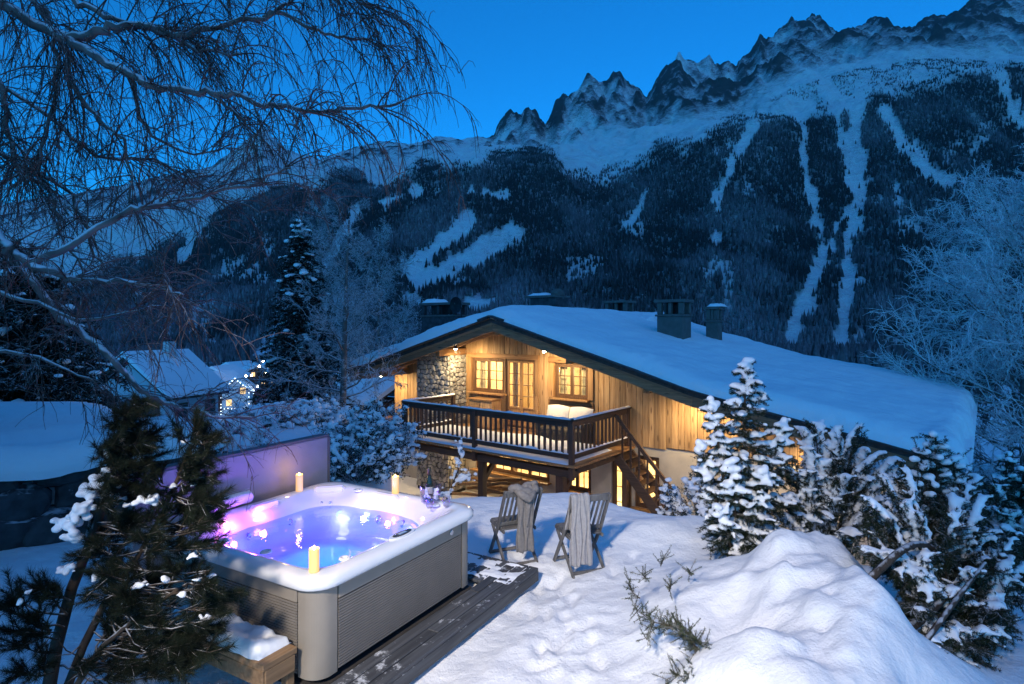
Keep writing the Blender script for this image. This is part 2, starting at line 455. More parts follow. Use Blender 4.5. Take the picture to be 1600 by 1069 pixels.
# ------------------------------------------------------------------ ground
W0, W1 = np.array([-8.6, 5.1]), np.array([-4.75, 9.15])            # line of the boulder wall
WD = (W1 - W0) / np.linalg.norm(W1 - W0)
WN = np.array([-WD[1], WD[0]])                                      # towards the raised bank

def seg_d(X, Y, a, b):
    ax, ay = a; bx, by = b
    t = np.clip(((X - ax) * (bx - ax) + (Y - ay) * (by - ay)) / ((bx - ax) ** 2 + (by - ay) ** 2), 0, 1)
    return np.hypot(X - ax - t * (bx - ax), Y - ay - t * (by - ay)), t

rf_ = random.Random(4); FOOT = []
for (x0, y0, x1, y1, n_) in ((0.0, 3.2, 0.5, 6.4, 9), (0.9, 3.4, 0.3, 6.2, 8), (0.4, 6.3, 1.1, 8.2, 6), (0.2, 6.5, -0.4, 8.3, 6), (1.2, 6.2, 1.4, 8.6, 6), (0.1, 5.0, 0.9, 5.6, 4)):
    for k in range(n_):
        t = (k + 0.5) / n_; a = math.atan2(y1 - y0, x1 - x0); sd = 0.11 * (1 if k % 2 else -1)
        FOOT.append((x0 + (x1 - x0) * t - math.sin(a) * sd + rf_.uniform(-.05, .05), y0 + (y1 - y0) * t + math.cos(a) * sd + rf_.uniform(-.05, .05), a + rf_.uniform(-.3, .3)))
def ground(X, Y):
    X = np.asarray(X, float); Y = np.asarray(Y, float)
    z = np.zeros(np.broadcast(X, Y).shape)
    # edge of the terrace, then the bank down to the chalet
    yb = 9.3 + 0.35 * np.sin(X * 0.9 + 1.0) - 0.75 * np.clip(X - 1.2, 0, 3)
    left = sstep((-1.6 - X) / 2.6)
    t = sstep((Y - yb - left * 6.0) / (4.2 + 3.0 * left))
    z = z - 3.3 * t
    z = z + 0.06 * np.exp(-((Y - yb + 0.2) / 0.75) ** 2) * (1 - left) * sstep((2.2 - X) / 1.2) * (0.6 + 0.8 * vnoise(X * 1.1, Y * 0.7, 3))
    z = z + left * 0.25 * sstep((Y - 8) / 4) * (1 - t)
    # raised bank behind the boulder wall
    px = X - W1[0]; py = Y - W1[1]
    along = px * WD[0] + py * WD[1]; perp = px * WN[0] + py * WN[1]
    dist = np.minimum(perp, -along - 0.0)
    far = sstep((16.0 - Y) / 4.0) * sstep((Y + 2.0) / 4.0)
    z = z + 1.02 * sstep((dist + 0.02) / 0.45) * far * sstep((X + 40) / 20)
    # right: the ground leans away beyond the planting
    z = z - 0.9 * sstep((X - 4.2) / 4.0) * sstep((Y - 4.5) / 4.0) * (1 - t)
    # heap of snow over the planting
    d, tt = seg_d(X, Y, (2.95, 5.85), (1.85, 3.3))
    w = 0.58 + 0.12 * np.sin(tt * 6.0 + 0.6) + 0.25 * (vnoise(X * 1.6, Y * 1.6, 11) - 0.5)
    h = 0.66 - 0.28 * tt + 0.22 * (vnoise(X * 1.5 + 5, Y * 1.5, 12) - 0.5) + 0.16 * (vnoise(X * 3.4, Y * 3.4, 13) - 0.5) + 0.07 * (vnoise(X * 9, Y * 9, 14) - 0.5)
    z = z + h / (1 + (d / w) ** 4)
    for (bx, by, br, bh) in ((1.62, 5.75, 0.36, 0.16), (1.45, 5.1, 0.36, 0.20), (2.05, 6.3, 0.40, 0.16), (3.0, 4.6, 0.5, 0.2), (2.3, 7.9, 0.5, 0.14), (1.6, 8.05, 0.45, 0.10), (1.55, 4.3, 0.38, 0.3), (3.3, 8.2, 0.8, 0.12), (-3.2, 3.3, 0.8, 0.12), (-2.6, 3.2, 0.4, 0.1)):
        q = np.hypot(X - bx, Y - by) / br
        z = z + bh / (1 + q ** 4)
    # unevenness, trodden strip beside the deck
    near = np.exp(-np.maximum(0, np.hypot(X, Y - 6) - 8) / 12)
    z = z + near * (0.07 * fbm(X * 0.9, Y * 0.9, 3, 21) + 0.035 * fbm(X * 4, Y * 4, 3, 22))
    trod = np.exp(-((X - 0.55 + 0.15 * (Y - 5)) / 0.8) ** 2) * sstep((8.6 - Y) / 1.0)
    z = z + trod * (-0.035 + 0.06 * fbm(X * 7, Y * 7, 3, 24))
    # hollow along the edge of the deck
    d, tt = seg_d(X, Y, (-1.45 - 0.275 + 0.32 + 0.06, 4.42 - 0.476 - 0.185 - 0.04), (-1.45 + 1.43 + 0.32 + 0.06, 4.42 + 2.477 - 0.185 - 0.04))
    z = z - 0.11 * np.exp(-(d / 0.30) ** 2)
    # footprints round the chairs and along the strip
    for (fx, fy, fa) in FOOT:
        c, s = math.cos(fa), math.sin(fa); a = (X - fx) * c + (Y - fy) * s; b = -(X - fx) * s + (Y - fy) * c
        q = (a / 0.16) ** 2 + (b / 0.065) ** 2
        z = z - 0.034 * np.exp(-q ** 2) + 0.012 * np.exp(-(np.sqrt(q) - 1.35) ** 2 / 0.06)
    # far: down to the valley
    r = np.hypot(X, Y)
    z = z - 11.5 * sstep((r - 30) / 85) - 24 * sstep((r - 120) / 620) * (Y > -50) - 8 * sstep((r - 600) / 1500)
    z = z + 1.6 * fbm(X / 22, Y / 22, 3, 31) * sstep((r - 26) / 30)
    return z

def graded(lo, hi, c0, c1, step, grow=1.09, far=2600):
    a = list(np.arange(c0, c1 + 1e-6, step))
    s = step; v = c1
    while v < hi: s = min(s * grow, 120); v += s; a.append(v)
    s = step; v = c0; b = []
    while v > lo: s = min(s * grow, 120); v -= s; b.append(v)
    return np.array(b[::-1] + a)

gx = graded(-2600, 2600, -5.0, 5.0, 0.045)
gy = graded(-2000, 2600, 2.8, 10.5, 0.05)
GX, GY = np.meshgrid(gx, gy)
GZ = ground(GX, GY)
nx, ny = len(gx), len(gy)
ii = np.arange(nx * ny).reshape(ny, nx)
quads = np.stack([ii[:-1, :-1], ii[:-1, 1:], ii[1:, 1:], ii[1:, :-1]], -1).reshape(-1, 4)
g = np_mesh('ground', np.stack([GX, GY, GZ], -1).reshape(-1, 3), quads, M['snow_ground'], smooth=True)
struct(g)

def gz(x, y): return float(ground(np.array([x]), np.array([y]))[0])

# ------------------------------------------------------------------ mountains: a terrain sheet from the valley floor to the summits
def curve(pts):
    p = np.array(pts, float)
    return lambda x: np.interp(x, p[:, 0], p[:, 1])
SKY = curve([(-1400, 200), (-700, 300), (-300, 330), (0, 320), (150, 300), (330, 262), (378, 228), (410, 204), (442, 232), (500, 248), (560, 232), (600, 224), (640, 226), (680, 217), (720, 219), (745, 214), (772, 216),
             (786, 196), (800, 182), (812, 186), (822, 178), (838, 184), (848, 206), (856, 205), (868, 180), (884, 160), (900, 146), (912, 132), (925, 124), (938, 137), (947, 141), (957, 127), (968, 125), (984, 138), (996, 143), (1004, 152), (1010, 166),
             (1020, 146), (1032, 128), (1044, 106), (1054, 94), (1061, 82), (1068, 95), (1080, 100), (1092, 104), (1101, 96), (1109, 90), (1117, 103), (1126, 108), (1138, 103), (1150, 112), (1160, 97), (1172, 94), (1180, 82), (1188, 65), (1198, 74), (1212, 60), (1228, 50), (1236, 41), (1246, 47), (1258, 44), (1270, 38),
             (1286, 46), (1300, 56), (1316, 62), (1330, 50), (1344, 52), (1366, 44), (1388, 50), (1402, 58), (1424, 62), (1440, 55), (1462, 50), (1480, 48), (1498, 32), (1512, 22), (1524, 14), (1545, 8), (1570, -4), (1600, -10), (1800, -40), (2400, 60), (3000, 150)])
BEN = curve([(-1400, 330), (-300, 400), (0, 400), (300, 330), (420, 285), (560, 262), (700, 250), (780, 236), (850, 232), (930, 222), (1000, 208), (1100, 198), (1160, 188), (1185, 160), (1230, 132), (1290, 112), (1350, 96), (1420, 84), (1500, 82), (1560, 90), (1620, 92), (1800, 60), (2400, 160), (3000, 220)])
TRE = curve([(-1400, 420), (-300, 470), (0, 470), (150, 440), (300, 372), (420, 300), (520, 282), (600, 290), (680, 270), (760, 254), (830, 250), (880, 262), (930, 280), (970, 268), (1030, 240), (1100, 212), (1180, 196), (1250, 188), (1330, 170), (1400, 150), (1480, 128), (1560, 118), (1620, 116), (1800, 120), (2400, 230), (3000, 300)])
# horizontal layout: pixel column (azimuth) and depth
mx = np.concatenate([np.arange(-1300, -40, 14), np.arange(-40, 1660, 2.6), np.arange(1660, 2900, 14)])
mY = np.concatenate([np.linspace(560, 1050, 16), np.linspace(1080, 2600, 66), np.linspace(2620, 3400, 44), np.linspace(3415, 4800, 120), np.linspace(4815, 5600, 26), np.linspace(5700, 8500, 10)])
PX, PYY = np.meshgrid(mx, mY)
def elev(PX, PYY):
    s, b, t = SKY(PX), BEN(PX), TRE(PX)
    s = s + 0.25 * (s - sum(SKY(PX + k) for k in (-60, -40, -20, 0, 20, 40, 60)) / 7)
    k = [(560, 568 + 0 * s), (1050, 556 + 0 * s), (1500, 556 + (t - 556) * 0.30), (2600, t), (3400, b), (4150, b + (s - b) * 0.50), (4800, s), (5600, s + 70), (8500, s + 420)]
    out = np.zeros_like(PX, float)
    for i in range(len(k) - 1):
        y0, e0 = k[i]; y1, e1 = k[i + 1]
        m = (PYY >= y0) & (PYY <= y1)
        f = (PYY - y0) / (y1 - y0)
        out = np.where(m, e0 + (e1 - e0) * f, out)
    return out
EL = elev(PX, PYY)
MZ = EYE + (HY - EL) / F * PYY
MXX = (PX - CX) / F * PYY
rock = sstep((PYY - 3350) / 300)
rib = fbm(MXX / 420 + 0.25 * PYY / 420, PYY / 900, 5, 41, True) - 0.5
rib2 = fbm(MXX / 130 - 0.3 * PYY / 200, PYY / 320, 4, 45, True) - 0.5
top = 1 - 0.55 * np.exp(-((PYY - 4800) / 130) ** 2)
rib3 = fbm(MXX / 48 + 0.4 * PYY / 90, PYY / 110, 3, 47, True) - 0.5
MZ = MZ + rock * (top * (300 * rib + 140 * rib2) + 42 * rib3) * (0.35 + 0.65 * sstep((PX - 740) / 80))
MZ = MZ + (1 - rock) * sstep((PYY - 900) / 600) * (110 * (fbm(MXX / 330, PYY / 900, 4, 51, True) - 0.5) + 34 * fbm(MXX / 90, PYY / 160, 3, 55) + 60 * sstep((PYY - 2300) / 500) * fbm(MXX / 120, PYY / 150, 4, 57))
PYS = HY - (MZ - EYE) / PYY * F                                     # where the surface shows

def poly_d(px, py, pl):
    d = np.full(np.shape(px), 1e9)
    for i in range(len(pl) - 1):
        dd, _ = seg_d(px, py, pl[i], pl[i + 1]); d = np.minimum(d, dd)
    return d
GUL = [([(1250, 185), (1258, 250), (1272, 330), (1290, 395), (1268, 445), (1236, 535)], 11), ([(1345, 140), (1335, 230), (1345, 300), (1322, 395), (1326, 450), (1312, 545)], 15),
       ([(1300, 150), (1318, 220), (1330, 300)], 13), ([(1385, 170), (1410, 225), (1450, 262), (1482, 285)], 15), ([(1176, 200), (1145, 258), (1122, 312)], 11), ([(1401, 292), (1404, 352)], 4),
       ([(1565, 120), (1590, 180), (1640, 240)], 12), ([(600, 318), (650, 300)], 7), ([(640, 420), (690, 385), (730, 345)], 16), ([(660, 440), (740, 400), (800, 365)], 20), ([(730, 300), (790, 306)], 8),
       ([(1290, 395), (1322, 330)], 6), ([(1122, 330), (1118, 372)], 6), ([(560, 330), (520, 400), (470, 470), (400, 560)], 10), ([(330, 300), (290, 400)], 9), ([(420, 560), (370, 590)], 16), ([(1010, 300), (985, 350)], 5), ([(770, 470), (700, 480), (640, 470)], 9)]
def open_gully(px, py):
    m = np.ones(np.shape(px))
    for pl, w in GUL: m = m * sstep((poly_d(px, py, pl) + 8 * fbm(px / 9.0, py / 22.0, 3, 68) - w * 0.6) / (w * 0.5))
    return m
def forest_mask(px, py):
    """0 open snow .. 1 closed forest, for a place seen at photo pixel (px, py)"""
    t = TRE(px)
    wob = 80 * fbm(px / 60.0, py / 55.0, 4, 61) + 14
    m = sstep((py - t + wob + 4) / 26)
    for pl, w in GUL:
        d = poly_d(px, py, pl) + 22 * fbm(px / 9.0, py / 22.0, 4, 66) + 16 * fbm(px / 30.0, py / 50.0, 3, 67)
        m = m * sstep((d - w * 0.55) / (w * 0.7))
    m = m * (1 - 0.75 * sstep((fbm(px / 45.0 + 3, py / 60.0, 3, 71) - 0.16) / 0.1))
    return m
FM = forest_mask(PX, PYS) * (PYY < 3500)

def mountain_mat():
    m, nt, b = mat_new('mountain')
    b.inputs['Roughness'].default_value = 0.9; b.inputs['Specular IOR Level'].default_value = 0.1
    tc = N(nt, 'ShaderNodeTexCoord'); ge = N(nt, 'ShaderNodeNewGeometry'); sx = N(nt, 'ShaderNodeSeparateXYZ')
    at = N(nt, 'ShaderNodeAttribute', attribute_name='tone'); at2 = N(nt, 'ShaderNodeAttribute', attribute_name='wooded')
    n1 = N(nt, 'ShaderNodeTexNoise'); n1.inputs['Scale'].default_value = 0.012; n1.inputs['Detail'].default_value = 9; n1.inputs['Roughness'].default_value = 0.68
    nt.links.new(tc.outputs['Object'], n1.inputs['Vector'])
    bp = N(nt, 'ShaderNodeBump'); bp.inputs['Strength'].default_value = 1.0; bp.inputs['Distance'].default_value = 55
    nt.links.new(n1.outputs['Fac'], bp.inputs['Height'])
    nt.links.new(bp.outputs['Normal'], sx.inputs[0])
    # steep ribs shed their snow, couloirs hold it
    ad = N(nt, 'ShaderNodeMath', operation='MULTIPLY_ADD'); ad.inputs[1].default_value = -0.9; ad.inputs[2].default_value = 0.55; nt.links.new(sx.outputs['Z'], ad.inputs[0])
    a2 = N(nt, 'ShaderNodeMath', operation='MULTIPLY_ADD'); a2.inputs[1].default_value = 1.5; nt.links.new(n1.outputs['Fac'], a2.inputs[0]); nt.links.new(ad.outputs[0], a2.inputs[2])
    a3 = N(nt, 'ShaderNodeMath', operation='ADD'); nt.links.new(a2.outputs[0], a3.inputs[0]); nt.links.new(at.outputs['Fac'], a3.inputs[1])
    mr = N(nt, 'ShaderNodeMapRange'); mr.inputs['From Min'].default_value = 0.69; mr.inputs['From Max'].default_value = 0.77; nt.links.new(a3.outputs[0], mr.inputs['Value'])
    mm = mr
    n2 = N(nt, 'ShaderNodeTexNoise'); n2.inputs['Scale'].default_value = 0.02; n2.inputs['Detail'].default_value = 6; nt.links.new(tc.outputs['Object'], n2.inputs['Vector'])
    rc = N(nt, 'ShaderNodeValToRGB'); rc.color_ramp.elements[0].color = (0.02, 0.019, 0.021, 1); rc.color_ramp.elements[1].color = (0.10, 0.09, 0.085, 1); nt.links.new(n2.outputs['Fac'], rc.inputs['Fac'])
    x1 = N(nt, 'ShaderNodeMix', data_type='RGBA'); x1.inputs[6].default_value = (0.84, 0.86, 0.9, 1)
    nt.links.new(mm.outputs[0], x1.inputs[0]); nt.links.new(rc.outputs['Color'], x1.inputs[7])
    # brush and litter on the forest floor
    n3 = N(nt, 'ShaderNodeTexNoise'); n3.inputs['Scale'].default_value = 0.05; n3.inputs['Detail'].default_value = 6; n3.inputs['Roughness'].default_value = 0.75; nt.links.new(tc.outputs['Object'], n3.inputs['Vector'])
    m3 = N(nt, 'ShaderNodeMapRange'); m3.inputs['From Min'].default_value = 0.35; m3.inputs['From Max'].default_value = 0.6; m3.inputs['To Min'].default_value = 0.95; m3.inputs['To Max'].default_value = 0.55; nt.links.new(n3.outputs['Fac'], m3.inputs['Value'])
    m4 = N(nt, 'ShaderNodeMath', operation='MULTIPLY', use_clamp=True); nt.links.new(m3.outputs[0], m4.inputs[0]); nt.links.new(at2.outputs['Fac'], m4.inputs[1])
    x2 = N(nt, 'ShaderNodeMix', data_type='RGBA'); x2.inputs[7].default_value = (0.03, 0.027, 0.03, 1)
    nt.links.new(m4.outputs[0], x2.inputs[0]); nt.links.new(x1.outputs[2], x2.inputs[6]); nt.links.new(x2.outputs[2], b.inputs['Base Color'])
    nt.links.new(bp.outputs['Normal'], b.inputs['Normal'])
    return m
M['mountain'] = mountain_mat()
ii = np.arange(PX.size).reshape(PX.shape)
quads = np.stack([ii[:-1, :-1], ii[:-1, 1:], ii[1:, 1:], ii[1:, :-1]], -1).reshape(-1, 4)
RN = 1.0 * rib + 1.3 * rib2 + 0.9 * rib3; RN = (RN - RN[rock > 0.5].mean()) / RN[rock > 0.5].std()
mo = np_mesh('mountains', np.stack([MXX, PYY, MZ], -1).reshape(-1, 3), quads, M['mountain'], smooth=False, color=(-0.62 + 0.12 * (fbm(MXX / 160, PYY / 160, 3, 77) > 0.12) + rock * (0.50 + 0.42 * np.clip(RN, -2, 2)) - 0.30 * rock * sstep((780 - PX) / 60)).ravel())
at = mo.data.attributes.new('wooded', 'FLOAT', 'POINT'); at.data.foreach_set('value', FM.ravel().astype(np.float32))
struct(mo)

# far-off woods on the slopes
def sample_grid(px, Yv):
    i = np.clip(np.searchsorted(mx, px) - 1, 0, len(mx) - 2); j = np.clip(np.searchsorted(mY, Yv) - 1, 0, len(mY) - 2)
    fx = (px - mx[i]) / (mx[i + 1] - mx[i]); fy = (Yv - mY[j]) / (mY[j + 1] - mY[j])
    return (MZ[j, i] * (1 - fx) + MZ[j, i + 1] * fx) * (1 - fy) + (MZ[j + 1, i] * (1 - fx) + MZ[j + 1, i + 1] * fx) * fy
n_try = 210000
fpx = rng.uniform(-120, 1720, n_try)
fY = np.sqrt(rng.uniform(620 ** 2, 3450 ** 2, n_try))
fz = sample_grid(fpx, fY)
fpy = HY - (fz - EYE) / fY * F
keep = rng.uniform(0, 1, n_try) < np.maximum(forest_mask(fpx, fpy) * 0.9, 0.30 * (fpy > BEN(fpx) + 10 + 30 * (fpx < 1150)) * (fpy < 330) * (vnoise(fpx / 30, fpy / 24, 88) > 0.42) * (0.06 + 0.94 * open_gully(fpx, fpy)))
fpx, fY, fz, fpy = fpx[keep], fY[keep], fz[keep], fpy[keep]
n = len(fpx)
fh = rng.uniform(13, 25, n) * (0.55 + 0.45 * sstep((fpy - TRE(fpx) + 30) / 60))
fr = fh * rng.uniform(0.15, 0.22, n)
base = np.stack([(fpx - CX) / F * fY, fY, fz - 1.0], -1)
ns = 5
ang = np.arange(ns) * 2 * np.pi / ns
ring = np.stack([np.cos(ang), np.sin(ang)], -1)
V = np.zeros((n, ns + 1, 3), np.float32)
V[:, :ns, :] = base[:, None, :]
jit = rng.uniform(0.7, 1.25, (n, ns))
V[:, :ns, 0] += ring[None, :, 0] * (fr[:, None] * jit); V[:, :ns, 1] += ring[None, :, 1] * (fr[:, None] * jit)
V[:, :ns, 2] += rng.uniform(0, 3, (n, ns))
V[:, ns, :] = base; V[:, ns, 2] += fh; V[:, ns, 0] += rng.uniform(-0.6, 0.6, n)
T = np.array([[k, (k + 1) % ns, ns] for k in range(ns)])
tris = (np.arange(n)[:, None, None] * (ns + 1) + T[None]).reshape(-1, 3)
tone = np.repeat(np.clip(0.02 + 0.42 * (vnoise(base[:, 0] / 120, base[:, 1] / 160, 81) - 0.45) + rng.normal(0, 0.09, n) + 0.12 * sstep((fpy - 380) / 120), 0, 0.55), ns + 1)
def far_wood():
    m, nt, b = mat_new('far_conifers')
    b.inputs['Roughness'].default_value = 0.9; b.inputs['Specular IOR Level'].default_value = 0.1
    at = N(nt, 'ShaderNodeAttribute', attribute_name='tone')
    nz = N(nt, 'ShaderNodeTexNoise'); nz.inputs['Scale'].default_value = 0.35; nz.inputs['Detail'].default_value = 4
    tc = N(nt, 'ShaderNodeTexCoord'); nt.links.new(tc.outputs['Object'], nz.inputs['Vector'])
    ml = N(nt, 'ShaderNodeMath', operation='MULTIPLY', use_clamp=True); ml2 = N(nt, 'ShaderNodeMath', operation='MULTIPLY'); ml2.inputs[1].default_value = 1.6
    nt.links.new(nz.outputs['Fac'], ml2.inputs[0]); nt.links.new(at.outputs['Fac'], ml.inputs[0]); nt.links.new(ml2.outputs[0], ml.inputs[1])
    mx_ = N(nt, 'ShaderNodeMix', data_type='RGBA'); mx_.inputs[6].default_value = (0.014, 0.018, 0.017, 1); mx_.inputs[7].default_value = (0.55, 0.55, 0.6, 1)
    nt.links.new(ml.outputs[0], mx_.inputs[0]); nt.links.new(mx_.outputs[2], b.inputs['Base Color'])
    return m
M['far_wood'] = far_wood()
fo = np_mesh('forest', V.reshape(-1, 3), tris, M['far_wood'], color=tone)
tag(fo, 'dark snow-dusted conifer forest covering the mountain slopes', 'forest', kind='stuff')

# woods on the valley floor between the village and the slopes
n = 4200
vpx = rng.uniform(-150, 1750, n); vY = np.sqrt(rng.uniform(190 ** 2, 700 ** 2, n))
vx = (vpx - CX) / F * vY
keep = (fbm(vx / 60, vY / 60, 3, 91) > -0.05) & ~((vpx > 300) & (vpx < 450) & (vY < 420))
vx, vY = vx[keep], vY[keep]; n = len(vx)
vz = ground(vx, vY)
tiers = 3
V = []; T = []; tone = []
off = 0
for k in range(n):
    h = rng.uniform(6, 13); r = h * rng.uniform(0.16, 0.24); tn = np.clip(rng.normal(0.22, 0.12), 0, 0.5)
    for q in range(tiers):
        z0 = vz[k] - 0.5 + h * (0.08 + 0.27 * q); z1 = vz[k] + h * (0.55 + 0.23 * q); rr = r * (1 - 0.27 * q)
        a0 = rng.uniform(0, 6)
        for s in range(7):
            a = a0 + s * 2 * np.pi / 7; jr = rr * rng.uniform(0.65, 1.2)
            V.append((vx[k] + jr * np.cos(a), vY[k] + jr * np.sin(a), z0 + rng.uniform(-0.04, 0.06) * h)); tone.append(tn)
        V.append((vx[k], vY[k], z1)); tone.append(tn)
        T += [(off + s, off + (s + 1) % 7, off + 7) for s in range(7)]; off += 8
vo = np_mesh('woodland', np.array(V), np.array(T), M['far_wood'], color=np.array(tone))
tag(vo, 'belt of small snowy conifers along the valley floor', 'woods', kind='stuff')
# ------------------------------------------------------------------ the chalet (local axes: u along the gable, v into the house, z up)
BASE = -3.3
CU, CV = Vector((0.784, -0.621, 0)), Vector((0.621, 0.784, 0))
chalet = thing('chalet', 'timber and stone chalet with lit windows, balcony and thick snow on its roof', 'chalet', (1.55, 15.5, BASE), math.atan2(-0.621, 0.784))
def cpart(mb, name, mat, parent=None, smooth=False):
    o = mb.build(name, mat, parent or chalet, smooth)
    if parent is None: o.location = (0, 0, -BASE)
    return o
def lamp(name, loc, energy, col, parent=None, rad=0.05, kind='POINT', spot=None, target=None, blend=0.5):
    d = bpy.data.lights.new(name, kind); d.energy = energy; d.color = col; d.shadow_soft_size = rad
    o = bpy.data.objects.new(name, d); sc.collection.objects.link(o); o.parent = parent; o.location = loc
    if kind == 'SPOT':
        d.spot_size = spot; d.spot_blend = blend
        o.rotation_euler = (Vector(target) - Vector(loc)).to_track_quat('-Z', 'Y').to_euler()
    return o
UR, ZR, VF, VB, UL, UE = -4.05, 3.05, 1.55, 14.5, -11.6, 8.0
def zroof(u):
    u = np.asarray(u, float)
    return np.where(u < UR, ZR - 0.278 * (UR - u), np.where(u < 2.6, ZR - 0.285 * (u - UR), ZR - 0.285 * (2.6 - UR) - 0.2 * (u - 2.6)))
zr = lambda u: float(zroof(u))
VW = 3.2                                                            # face of the gable wall

# --- gable wall of upright planks
OPEN_UP = [(-6.40, -4.86, 0.42, 1.66), (-4.82, -3.50, -0.72, 1.66), (-2.74, -1.42, 0.46, 1.60)]
OPEN_LOW = [(-6.25, -2.95, -2.40, -1.25), (-2.45, -1.35, -2.50, -1.20), (-0.62, 0.06, -3.2, -1.05), (0.16, 0.95, -2.62, -1.05), (-10.25, -9.6, -2.0, -1.3)]
def cut(z0, z1, a, b, opens):
    seg = [(z0, z1)]
    for (u0, u1, o0, o1) in opens:
        if b > u0 + 1e-4 and a < u1 - 1e-4:
            ns_ = []
            for (p, q) in seg:
                if o1 <= p or o0 >= q: ns_.append((p, q)); continue
                if o0 > p: ns_.append((p, o0))
                if o1 < q: ns_.append((o1, q))
            seg = ns_
    return seg
def splits(u0, u1, opens, step=None):
    s = {u0, u1}
    for o in opens:
        for e in o[:2]:
            if u0 < e < u1: s.add(e)
    s = sorted(s)
    if step:
        t = []
        for a, b in zip(s[:-1], s[1:]):
            k = max(1, round((b - a) / step)); t += [a + (b - a) * i / k for i in range(k)]
        s = t + [u1]
    return s
back = MB()
cols = splits(-10.7, 7.3, OPEN_UP, 0.6)
for a, b in zip(cols[:-1], cols[1:]):
    for p, q in cut(-0.74, min(zr(a), zr(b)) - 0.12, a, b, OPEN_UP):
        back.box(((a + b) / 2, VW + 0.13, (p + q) / 2), (b - a, 0.18, q - p), 0.001)
wall = cpart(back, 'gable_wall', M['dark_z'])
u = -10.7
random.seed(11)
edges = splits(-10.7, 7.3, OPEN_UP + [(-9.34, -6.7, 0, 0)], 0.185)
for a, b in zip(edges[:-1], edges[1:]):
    if -8.3 < (a + b) / 2 < -6.7: continue
    for p, q in cut(-0.78 if a < 1.0 else -0.72, min(zr(a), zr(b)) - 0.16, a, b, OPEN_UP):
        if q - p < 0.05: continue
        mb = MB().box(((a + b) / 2, VW + 0.018 + random.uniform(-0.006, 0.006), (p + q) / 2), (b - a - random.uniform(0.006, 0.013), 0.04, q - p), 0.005)
        mb.build('plank', M['plank'], wall)
pl = MB()
cols = splits(-10.7, 7.3, OPEN_LOW, 1.2)
for a, b in zip(cols[:-1], cols[1:]):
    for p, q in cut(-3.6, -0.745, a, b, OPEN_LOW):
        pl.box(((a + b) / 2, VW + 0.16, (p + q) / 2), (b - a, 0.24, q - p), 0.001)
cpart(pl, 'plaster_wall', M['plaster'])
sd = MB()
for (ua, ub, va, vb) in ((-10.7, -10.45, VW + 0.3, 13.6), (7.05, 7.3, VW + 0.3, 13.6), (-10.7, 7.3, 13.6, 13.85)):
    sd.box(((ua + ub) / 2, (va + vb) / 2, (-3.6 + 0.55) / 2), (ub - ua, vb - va, 4.15 - 0.35), 0.002)
cpart(sd, 'side_wall', M['plaster'])

# --- stone pier with single stones
sp = MB().box((-7.575, 2.80, -0.75), (1.69, 0.86, 5.3), 0.02)
pier = cpart(sp, 'stone_pier', M['mortar'])
def rubble(w, h, n_across, seed):
    """irregular stone outlines filling w x h: cells round jittered seeds"""
    rg_ = np.random.default_rng(seed); st = w / n_across; rows = int(round(h / (st * 0.8))); pts_ = []
    for j in range(rows):
        for i in range(n_across + 1): pts_.append(((i + 0.5 * (j % 2)) * st + rg_.uniform(-0.36, 0.36) * st, (j + 0.5) * h / rows + rg_.uniform(-0.3, 0.3) * h / rows))
    P_ = np.array(pts_); cells = []
    for i, p in enumerate(P_):
        poly = [(0, 0), (w, 0), (w, h), (0, h)]
        for k in np.argsort(((P_ - p) ** 2).sum(1))[1:14]:
            m_ = (P_[k] + p) / 2; d_ = P_[k] - p; out = []
            for q in range(len(poly)):
                A, B = np.array(poly[q]), np.array(poly[(q + 1) % len(poly)]); fa, fb = (A - m_) @ d_, (B - m_) @ d_
                if fa <= 0: out.append(tuple(A))
                if fa * fb < 0: out.append(tuple(A + (B - A) * fa / (fa - fb)))
            poly = out
            if len(poly) < 3: break
        if len(poly) >= 3: cells.append(poly)
    return cells
def stone_face(a0, a1, z0, z1, fixed, nrm, n_across, seed):
    for poly in rubble(a1 - a0, z1 - z0, n_across, seed):
        c_ = np.mean(poly, 0); size = np.ptp(np.array(poly), axis=0)
        if min(size) < 0.05: continue
        d = random.uniform(0.03, 0.085); L_ = []; n_ = len(poly)
        tilt = (random.uniform(-0.12, 0.12), random.uniform(-0.12, 0.12))
        for t, k in ((0.0, 0.87), (0.7, 0.83), (1.0, 0.58)):
            for p in poly:
                q = c_ + (np.array(p) - c_) * k * (1 if t < 1 else random.uniform(0.9, 1.1)); y = d * t + (tilt[0] * (q[0] - c_[0]) + tilt[1] * (q[1] - c_[1])) * (t > 0)
                L_.append((a0 + q[0], fixed - y, z0 + q[1]) if nrm == 'v' else (fixed + y, a0 + q[0], z0 + q[1]))
        f = [(r_ * n_ + i, r_ * n_ + (i + 1) % n_, (r_ + 1) * n_ + (i + 1) % n_, (r_ + 1) * n_ + i) for r_ in (0, 1) for i in range(n_)] + [tuple(range(2 * n_, 3 * n_))]
        MB().add(L_, f).build('stone', M['stone'], pier)
stone_face(-8.42, -6.73, -3.2, 1.86, 2.372, 'v', 8, 1)
stone_face(2.38, 3.2, -3.2, 1.95, -6.732, 'u', 4, 2)

